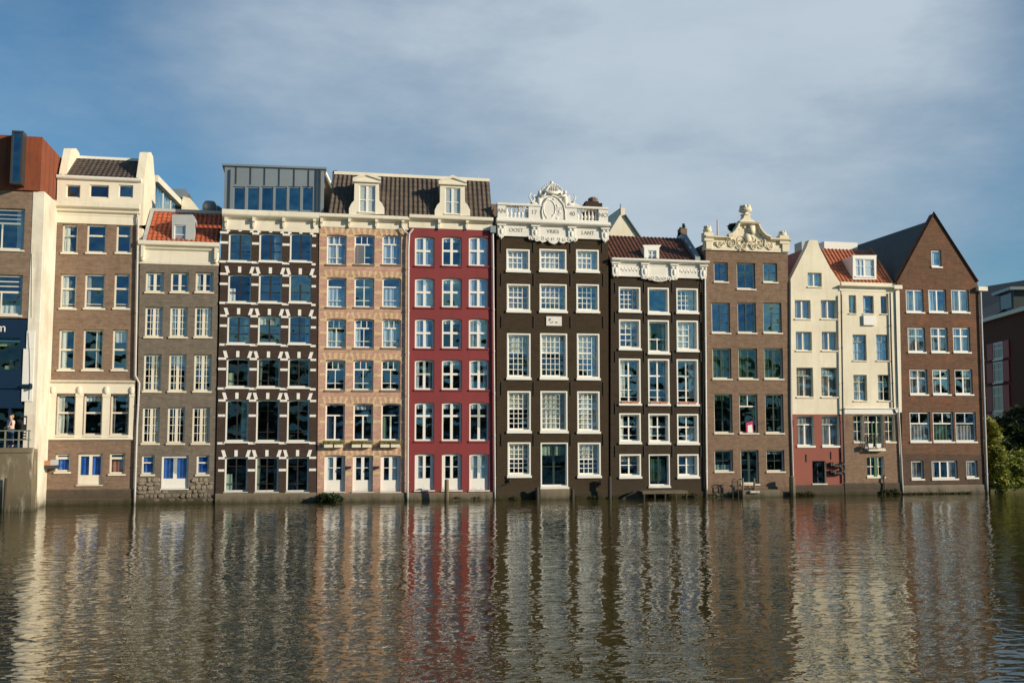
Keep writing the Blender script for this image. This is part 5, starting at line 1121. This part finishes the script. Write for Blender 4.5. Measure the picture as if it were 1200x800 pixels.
# jetty before the lower black house
x0, x1 = U(750, 576, -.6), U(803, 576, -.6); zj = Z(776, 574.5, -.6)
j = thing('wooden_jetty', 'low dark wooden jetty on short posts under the door of the lower black house', 'jetty', ((x0+x1)/2, -.6, 0))
mb = MB()
for k in range(5): mb.box(x0, x1-(k % 2)*.05, -1.05+k*.19, -1.05+k*.19+.17, zj-.05, zj)
mb.build('deck', 'wood', j); MB().box(x0, x1, -1.07, -1.0, zj-.16, zj-.052).build('beam', 'wood', j)
for k in range(5):
    x = x0+.1+(x1-x0-.2)*k/4; MB().tube([(x, -1.0, -1.3), (x, -1.0, zj-.05)], .055, 7).build('post', 'darkwood', j)
mb = MB(); w0 = U(722, 584, -.35)
mb.prism([(w0, -.15), (x0+.5, -.15), (x0+.5, zj-.06), (x0-.3, zj-.05)], -.5, -.12)
top(mb, 'sloping_beam', 'darkwood', 'dark sloping timber rising from the water to the jetty of the lower black house', 'timber', (w0, -.3, 0))
# landing with hand rails before the brown house
x0, x1 = U(868, 578, -.5), U(912, 578, -.5); zj = Z(890, 573.5, -.5)
top(MB().box(x0, x1, -.8, -.08, -1.2, zj).box(x1-.02, x1+.7, -.55, -.1, -1.2, zj-.15), 'stone_landing', 'concrete', 'low mossy stone landing at the door of the brown house with cream pediment', 'landing', ((x0+x1)/2, -.5, 0))
rl = thing('boarding_rail', 'rusty bent hand rails and rungs leaning at the landing of the brown house', 'hand rail', (U(862, 575, -.7), -.7, 0))
for a, dx in ((859, .0), (865.5, .0)):
    c = P(a, 576, -.7); h = Z(a, 561, -.7); MB().tube([(c.x, -.7, -.6), (c.x-.02, -.7, .4), (c.x-.05, -.7, h-.1), (c.x+.08, -.68, h), (c.x+.25, -.6, h-.02)], .03, 6).build('rail', 'blackm', rl)
c = P(859, 576, -.7)
for k in range(3): MB().tube([(c.x-.02, -.7, .35+k*.28), (c.x+.32, -.7, .35+k*.28)], .022, 6).build('rung', 'blackm', rl)
for a, lb in ((870.5, 'left'), (884, 'right')):
    c = P(a, 574, -.75); h = Z(a, 560, -.75); t = MB().tube([(c.x, -.75, zj-.1), (c.x, -.75, h)], .06, 7)
    top(t, 'bollard', 'wood', '%s thin timber post on the stone landing of the brown house' % lb, 'bollard', (c.x, -.75, zj), 'posts on the stone landing')
c = P(885, 576, -.85); top(MB().box(c.x-.35, c.x+.25, -.95, -.82, c.z-.06, c.z+.06), 'fender_board', 'white', 'white board fixed to the edge of the stone landing', 'board', (c.x, -.9, c.z))
c = P(877, 570, -.7); mb = MB()
for k in range(6): mb.tube([(c.x-.35+k*.13, -.72+.05*(k % 2), zj), (c.x-.3+k*.13, -.7, zj+.12+.06*(k % 3)), (c.x-.2+k*.12, -.66, zj+.02)], .028, 5)
top(mb, 'rope_coil', 'blackm', 'dark tangle of rope and cleats on the landing of the brown house', 'rope', (c.x, -.7, zj))
c = P(1036.5, 572, -.15); top(MB().tube([(c.x, -.12, -.3), (c.x, -.16, .3), (c.x+.03, -.14, .6), (c.x-.04, -.12, .9), (c.x+.05, -.12, 1.2)], .05, 6), 'hanging_chain', 'blackm', 'dark rusty chain hanging down the plinth of the orange roofed cream house', 'chain', (c.x, -.12, 0))

# =================================================================== vegetation
def leaves(blobs, n, size, seed, shell=.55):
    rr = random.Random(seed); mb = MB(); tot = sum(b[3]*b[4]*b[5] for b in blobs)
    for (x, y, z, rx, ry, rz) in blobs:
        for _ in range(int(n*rx*ry*rz/tot)):
            d = Vector((rr.gauss(0, 1), rr.gauss(0, 1), rr.gauss(0, 1))).normalized()
            r_ = (shell+(1-shell)*rr.random())*(1+.18*math.sin(d.x*7+x)*math.cos(d.z*6+z)); 
            if rr.random() < .12: r_ *= rr.uniform(1.0, 1.25)
            c = Vector((x+d.x*rx*r_, y+d.y*ry*r_, z+d.z*rz*r_))
            a = Vector((rr.gauss(0, 1), rr.gauss(0, 1), rr.gauss(0, .6))).normalized(); b = a.cross(Vector((rr.gauss(0, 1), rr.gauss(0, 1), rr.gauss(0, 1)))).normalized()
            s = size*rr.uniform(.6, 1.3); mb.add([c-a*s, c+b*s*.45, c+a*s, c-b*s*.45], [(0, 1, 2, 3)])
    return mb
def plant(name, label, cat, base, blobs, n, size, mat, seed, stems=5, group=None, trunk=None):
    t = thing(name, label, cat, base, group); leaves(blobs, n, size, seed).build('foliage' if not trunk else 'crown', mat, t)
    rr = random.Random(seed+1); mb = MB()
    if trunk:
        mb.tube([(base[0], base[1], base[2]-.5), (base[0]+.1, base[1], base[2]+trunk*.5), (base[0], base[1], base[2]+trunk)], .28, 9, .16)
    for i in range(stems):
        b = blobs[i % len(blobs)]; s = Vector(base)+Vector((0, 0, trunk*.7 if trunk else 0))
        if not trunk: s = s+Vector((rr.uniform(-.5, .5)*b[3], 0, 0))
        e = Vector((b[0], b[1], b[2]))+Vector((rr.uniform(-.5, .5)*b[3], rr.uniform(-.5, .5)*b[4], b[5]*.6)); m = s.lerp(e, .5)+Vector((rr.uniform(-.2, .2), 0, .15))
        mb.tube([s, m, e], .12 if trunk else .035, 5, .03 if trunk else .01)
    mb.build('trunk' if trunk else 'stem', 'darkwood', t); return t
def blob(px, py, y, rpx, rpy, ry):
    c = P(px, py, y); k = (c-CAM).length/FPX; return (c.x, y, c.z, rpx*k, ry, rpy*k)
rb_ = lambda y: P(1178, 577, y)
plant('climbing_bush', 'bright yellow green bush climbing beside the drainpipe of the rust brown gable house', 'bush', (P(1162, 575, 2).x, 2, .3), [blob(1160, 510, 2.0, 8, 16, 1.0), blob(1163, 535, 1.6, 11, 14, 1.2), blob(1158.5, 497, 2.2, 4, 8, .6)], 2600, .16, 'leaf', 11)
plant('canal_bush', 'sunny loose bush overhanging the water nearest the rust brown gable house', 'bush', (P(1168, 577, 1.2).x, 1.2, .2), [blob(1167, 556, 1.2, 12, 17, 1.2), blob(1178, 545, 1.6, 9, 12, 1.2), blob(1172, 568, .7, 14, 8, .9)], 3600, .15, 'leaf', 12, group='bushes along the canal edge')
plant('canal_bush', 'sunny olive bush at the water reaching the right edge of the picture', 'bush', (P(1192, 576, 1.0).x, 1.0, .2), [blob(1190, 554, 1.2, 12, 15, 1.4), blob(1203, 550, 1.4, 12, 20, 1.4), blob(1192, 566, .8, 16, 8, .9), blob(1184, 535, 2, 4, 8, .6)], 3600, .15, 'leaf', 13, group='bushes along the canal edge')
plant('canal_bush', 'unseen olive bush added beyond the right edge to darken the water reflection', 'bush', (P(1228, 576, 1.0).x, 1.0, .2), [blob(1222, 552, 1.4, 14, 17, 1.4), blob(1240, 548, 1.6, 14, 18, 1.4), blob(1232, 566, .8, 18, 8, .9)], 3200, .16, 'leaf', 14, group='bushes along the canal edge')  # out of frame; lengthens the bush row and was added to darken the reflection
for i, (px, py, y, a, b, lb) in enumerate(((1232, 498, 6, 24, 30, 'unseen dark tree added past the right edge to darken the water reflection'), (1180, 512, 7, 20, 22, 'dark leafy tree behind the sunny bushes at the shaded brick building'), (1205, 500, 8, 20, 26, 'dark tree crown at the right edge before the shaded brick building'))):  # first tree is out of frame, added to dim reflected sky at the right
    c = P(px, 560, y)
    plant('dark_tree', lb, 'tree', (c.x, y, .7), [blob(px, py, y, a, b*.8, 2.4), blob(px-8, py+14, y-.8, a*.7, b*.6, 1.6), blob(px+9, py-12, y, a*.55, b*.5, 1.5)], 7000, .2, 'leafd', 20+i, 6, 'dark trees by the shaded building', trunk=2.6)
for (r_, x0, x1, z_) in fb:
    rr = random.Random(int(x0*10)); n = 4
    leaves([(x0+(x1-x0)*(k+.5)/n, -.2, z_+.04+.03*rr.random(), (x1-x0)/n*.62, .13, .12) for k in range(n)], 420, .055, int(x0*10)+99).build('plants', 'leaf', r_)
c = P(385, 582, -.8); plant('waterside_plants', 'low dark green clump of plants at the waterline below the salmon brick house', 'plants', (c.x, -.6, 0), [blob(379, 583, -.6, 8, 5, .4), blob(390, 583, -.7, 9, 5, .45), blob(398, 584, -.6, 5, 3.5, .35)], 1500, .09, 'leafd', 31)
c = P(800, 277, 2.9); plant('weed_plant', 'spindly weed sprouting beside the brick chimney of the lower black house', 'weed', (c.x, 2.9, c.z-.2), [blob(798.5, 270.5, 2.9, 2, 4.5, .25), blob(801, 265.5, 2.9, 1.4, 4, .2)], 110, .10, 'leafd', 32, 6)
c = P(860, 272, .5); plant('roof_plant', 'dark green plant behind the left curve of the cream pediment', 'weed', (c.x, .6, c.z-.3), [blob(858.5, 266, .6, 4, 4, .4), blob(855.5, 265, .6, 2, 2, .3)], 260, .12, 'leafd', 33, 6)
leaves([(U(1045+k*4, 575, -.2), -.16, .22+.08*math.sin(k*2.1), .18, .1, .14) for k in range(3)], 260, .06, 35)
mo = leaves([(U(1036+k*3.6, 575, -.2), -.17, .16+.1*math.sin(k*2.1), .2, .08, .13) for k in range(6)]+[(U(935+k*3.6, 575, -.2), -.17, .1+.06*math.sin(k*2.1), .2, .07, .1) for k in range(6)]+[(U(1063+k*9, 575, -.2), -.24, .06, .3, .06, .06) for k in range(9)]+[(U(a, 583, -.2), -.17, .08+.03*(a % 3), .3, .05, .08) for a in range(536, 925, 23)], 3200, .05, 36).build('moss_growth', 'moss'); mo['kind'] = 'stuff'; mo['label'] = 'moss and weed growing along the waterline of the plinths'; mo['category'] = 'moss'

# =================================================================== shaded building on the right, across the gap
Apt = P(1152, 378, 24); ang = R(16.5)
RIDGE = 5.8
M['darkpane'] = paint('dark_pane', (.01, .013, .016), .0, .08, algae=0)
S = Vector((-math.sin(ang), -math.cos(ang), 0)); Nn = Vector((math.cos(ang), -math.sin(ang), 0))   # S: along wall towards the viewer, Nn: into the building
zE = Apt.z; org = Vector((Apt.x, Apt.y, 0))
B = thing('shaded_building', 'shaded dark brick building with a roof dormer and red shutters seen obliquely beyond the bushes', 'building', org)
def onwall(px, py):   # -> distance along wall, height
    d = ray(px, py); t = (org-CAM).dot(Nn)/d.dot(Nn); q = CAM+d*t; return (q-org).dot(S), q.z
def wp(s, z, inn=0): q = org+S*s+Nn*inn; return (q.x, q.y, z)
def wbox(mb, s0, s1, i0, i1, z0, z1):
    c = Vector(wp((s0+s1)/2, (z0+z1)/2, (i0+i1)/2)); return mb.obox(c, S*((s1-s0)/2), Nn*((i1-i0)/2), (0, 0, (z1-z0)/2))
s1 = 16; s_0 = -8
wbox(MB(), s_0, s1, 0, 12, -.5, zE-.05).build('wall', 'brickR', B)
wbox(MB(), s_0-.2, s1+.2, -.35, .2, zE-.05, zE+.28).build('gutter', 'cream', B)
def inplane(px, py, inn):
    d = ray(px, py); t = (org+Nn*inn-CAM).dot(Nn)/d.dot(Nn); q = CAM+d*t; return (q-org).dot(S), q.z
(ra, za_), (rb2, zb2_) = inplane(1152, 336, 5), inplane(1205, 327.5, 5); sl_ = (zb2_-za_)/(rb2-ra)
rz = lambda s_: za_+sl_*(s_-ra)
e0, e1 = min(ra, s_0)-4, min(s1, rb2+6)
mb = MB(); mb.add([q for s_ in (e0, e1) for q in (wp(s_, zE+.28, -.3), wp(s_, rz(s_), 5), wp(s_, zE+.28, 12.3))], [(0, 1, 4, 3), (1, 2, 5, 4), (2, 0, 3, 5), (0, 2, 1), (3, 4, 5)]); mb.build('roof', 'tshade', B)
for py0, py1, k in ((401, 421, 0), (424, 448, 0), (452, 482, 0), (484, 515, 0)):
    sa, za = onwall(1165.5, py1); sb, zb2 = onwall(1176, py0)
    sa, sb = min(sa, sb), max(sa, sb)
    _, z1_ = onwall(1170, py0); _, z0_ = onwall(1170, py1)
    fm = MB(); wbox(fm, sa, sa+.16, -.08, .0, z0_, z1_); wbox(fm, sb-.16, sb, -.08, .0, z0_, z1_); wbox(fm, sa+.16, sb-.16, -.075, .0, z0_, z0_+.14); wbox(fm, sa+.16, sb-.16, -.075, .0, z1_-.14, z1_)
    wbox(fm, (sa+sb)/2-.05, (sa+sb)/2+.05, -.07, .0, z0_+.14, z1_-.14); wbox(fm, sa+.16, sb-.16, -.066, .0, z0_+(z1_-z0_)*.6, z0_+(z1_-z0_)*.6+.09)
    w = fm.build('window', 'cream', B)
    wbox(MB(), sa+.1, sb-.1, -.05, -.002, z0_+.1, z1_-.1).build('pane', 'darkpane', w)
    wbox(MB(), sa-.05, sb+.05, -.16, -.061, z0_-.12, z0_-.002).build('sill', 'cream', w)
    wd = (sb-sa)*.62
    for a_, b_ in ((sa-wd-.05, sa-.05), (sb+.05, sb+.05+wd)): wbox(MB(), a_, b_, -.12, -.002, z0_, z1_).build('shutter', paint('shutter_red', (.34, .02, .014), .2), B)
sa, _ = onwall(1161, 365); sb, _ = onwall(1184, 365); zt_ = onwall(1172, 349)[1]
dz = zE+.55
d = wbox(MB(), sa+.6, sb-.6, .55, 3.2, dz, dz+1.6).build('dormer', 'slate', B)
wbox(MB(), sa+.1, sb-.1, .1, 3.8, dz+1.6, dz+1.85).build('dormer_roof', 'zinc', d)
wbox(MB(), sa+1.0, sb-1.0, .51, .548, dz+.2, dz+1.45).build('pane', 'darkpane', d)

# =================================================================== setting: water, land, far bank
me = MB().add([(-420, -260, 0), (420, -260, 0), (420, 3, 0), (-420, 3, 0)], [(0, 1, 2, 3)])
water = me.build('water', 'soil'); struct(water)
m, nt, b = nodes('canal_water'); water.data.materials[0] = m
b.inputs['Base Color'].default_value = (.050, .043, .012, 1); b.inputs['Roughness'].default_value = .0; b.inputs['IOR'].default_value = 1.58; b.inputs['Specular Tint'].default_value = (1, .90, .69, 1)
g = N(nt, 'ShaderNodeNewGeometry'); mp = N(nt, 'ShaderNodeMapping'); nt.links.new(g.outputs['Position'], mp.inputs[0]); mp.inputs['Rotation'].default_value = (0, 0, R(8)); mp.inputs['Scale'].default_value = (.62, 1, 1)
n0 = noise(nt, mp.outputs[0], 11, 2, .5); n1 = noise(nt, mp.outputs[0], 3.4, 1.3, .5); n2 = noise(nt, mp.outputs[0], 1.2, 1, .5); n3 = noise(nt, mp.outputs[0], .28, 3, .5); patch = ramp(nt, noise(nt, mp.outputs[0], .11, 4, .65), .36, .64, .35, 1.15)
h = math_(nt, 'ADD', math_(nt, 'MULTIPLY', math_(nt, 'MULTIPLY', n1, patch), WAVE1), math_(nt, 'MULTIPLY', math_(nt, 'MULTIPLY', n2, patch), WAVE2)); h = math_(nt, 'ADD', h, math_(nt, 'MULTIPLY', n3, WAVE3)); h = math_(nt, 'ADD', h, math_(nt, 'MULTIPLY', math_(nt, 'MULTIPLY', n0, patch), WAVE0))
bp = N(nt, 'ShaderNodeBump'); bp.inputs['Strength'].default_value = 1; bp.inputs['Distance'].default_value = 1; nt.links.new(h, bp.inputs['Height']); nt.links.new(bp.outputs[0], b.inputs['Normal'])
land = MB().add([(-900, 3, .6), (900, 3, .6), (900, 1500, .6), (-900, 1500, .6)], [(0, 1, 2, 3)]).add([(-900, 3, -1.5), (900, 3, -1.5), (900, 3, .6), (-900, 3, .6)], [(0, 1, 2, 3)]).build('ground', 'soil'); struct(land)
MBk = MB(); xk = U(1157, 577, .3)
bank = MBk.box(xk+.2, xk+80, .25, 3.2, -1.5, .35).build('canal_bank', 'moss'); struct(bank)
bed = MB().add([(-420, -260, -2.5), (420, -260, -2.5), (420, 3, -2.5), (-420, 3, -2.5)], [(0, 1, 2, 3)]).build('canal_bed', 'soil'); struct(bed)
# trees on the opposite quay, seen only as reflections in the window panes
rr = random.Random(5); bl = []
for k in range(34):
    x = -230+k*14+rr.uniform(-4, 4); hh = rr.uniform(11, 16.5); bl.append((x, -150+rr.uniform(-5, 5), hh*.58, rr.uniform(6, 9), 5, hh*.45))
fb_ = leaves(bl, 42000, .45, 77, .3); fb_.box(-300, 300, -168, -164, 0, 9)
fb_ = fb_.build('far_bank_trees', 'leafd'); fb_['kind'] = 'stuff'; fb_['label'] = 'row of trees on the opposite bank mirrored in the panes'; fb_['category'] = 'trees'
fq = MB().box(-420, 420, -300, -140, -1.5, 1.2).build('far_quay', 'concrete'); struct(fq)

# =================================================================== light, sky, camera
EL, AZ = R(18), R(56)
sd = Vector((math.sin(AZ)*math.cos(EL), -math.cos(AZ)*math.cos(EL), math.sin(EL)))
L_ = bpy.data.lights.new('sun', 'SUN'); L_.energy = SUN; L_.angle = R(.53); L_.color = (1, .87, .68)
lo = bpy.data.objects.new('sun', L_); COL.objects.link(lo); lo.rotation_euler = (-sd).to_track_quat('-Z', 'Y').to_euler(); lo.location = (60, -60, 60)
w = bpy.data.worlds.new('World'); sc.world = w; w.use_nodes = True; nt = w.node_tree; bg = nt.nodes['Background']
sk = N(nt, 'ShaderNodeTexSky'); sk.sky_type = 'NISHITA'; sk.sun_disc = False; sk.sun_elevation = EL; sk.sun_rotation = math.atan2(sd.x, sd.y); sk.air_density = 1.0; sk.dust_density = .2; sk.ozone_density = 3.0; sk.altitude = 0
tc = N(nt, 'ShaderNodeTexCoord'); D_ = tc.outputs['Generated']
mp = N(nt, 'ShaderNodeMapping'); nt.links.new(D_, mp.inputs[0]); mp.inputs['Rotation'].default_value = (R(0), R(-24), R(11)); mp.inputs['Scale'].default_value = (1.6, 1.2, 4.2)
nA = noise(nt, mp.outputs[0], 1.7, 8, .6); nB = noise(nt, mp.outputs[0], .55, 3, .5)
def blobdir(px, py, r0, r1):   # soft cloud bank centred on a sky direction
    v = ray(px, py).normalized(); dt = nt.nodes.new('ShaderNodeVectorMath'); dt.operation = 'DOT_PRODUCT'; nt.links.new(D_, dt.inputs[0]); dt.inputs[1].default_value = v
    m_ = nt.nodes.new('ShaderNodeMapRange'); m_.interpolation_type = 'SMOOTHSTEP'; nt.links.new(dt.outputs['Value'], m_.inputs[0]); m_.inputs[1].default_value = math.cos(R(r0)); m_.inputs[2].default_value = math.cos(R(r1)); m_.inputs[3].default_value = 0; m_.inputs[4].default_value = 1
    return m_.outputs[0]
c1 = blobdir(700, 60, 26, 0); c2 = blobdir(880, 230, 19, 2); c3 = blobdir(60, 60, 17, 4); c4 = blobdir(40, 260, 14, 3)
cl = math_(nt, 'ADD', math_(nt, 'MULTIPLY', c1, .52), math_(nt, 'MULTIPLY', c2, .30)); cl = math_(nt, 'SUBTRACT', cl, math_(nt, 'MULTIPLY', c4, .25)); cl = math_(nt, 'SUBTRACT', cl, math_(nt, 'MULTIPLY', blobdir(1190, 330, 12, 1), .22)); cl = math_(nt, 'ADD', cl, math_(nt, 'MULTIPLY', c3, .12))
cl = math_(nt, 'ADD', cl, math_(nt, 'MULTIPLY', math_(nt, 'SUBTRACT', nA, .5), 1.3)); cl = math_(nt, 'ADD', cl, math_(nt, 'MULTIPLY', math_(nt, 'SUBTRACT', nB, .5), .6))
sx_ = N(nt, 'ShaderNodeSeparateXYZ'); nt.links.new(D_, sx_.inputs[0]); cl = math_(nt, 'SUBTRACT', cl, ramp(nt, sx_.outputs[1], .3, -.5, 0, .45))
cl = ramp(nt, cl, -.25, .75, 0, .92)
cc = mixc(nt, ramp(nt, math_(nt, 'ADD', nA, math_(nt, 'MULTIPLY', c1, .25)), .3, .85), CLOUD_A, CLOUD_B)
skyc = mixc(nt, 1.0, sk.outputs[0], SKYTINT, 'MULTIPLY')
col = mixc(nt, cl, skyc, cc); nt.links.new(col, bg.inputs[0]); bg.inputs[1].default_value = SKYSTR
cam = bpy.data.cameras.new('camera'); cam.lens = 36; cam.sensor_width = 36; cam.clip_end = 4000; cam.clip_start = .1
co = bpy.data.objects.new('camera', cam); COL.objects.link(co); co.location = CAM
fw = Vector((math.sin(YAW)*math.cos(PITCH), math.cos(YAW)*math.cos(PITCH), math.sin(PITCH))); co.rotation_euler = fw.to_track_quat('-Z', 'Y').to_euler(); sc.camera = co
sc.view_settings.view_transform = 'Standard'; sc.view_settings.look = 'None'; sc.view_settings.gamma = 1; sc.view_settings.exposure = EXPO; sc.view_settings.use_curve_mapping = False
sc.render.engine = 'CYCLES'; sc.cycles.max_bounces = 8; sc.cycles.transparent_max_bounces = 16; sc.cycles.use_denoising = True; sc.cycles.denoising_prefilter = 'ACCURATE'
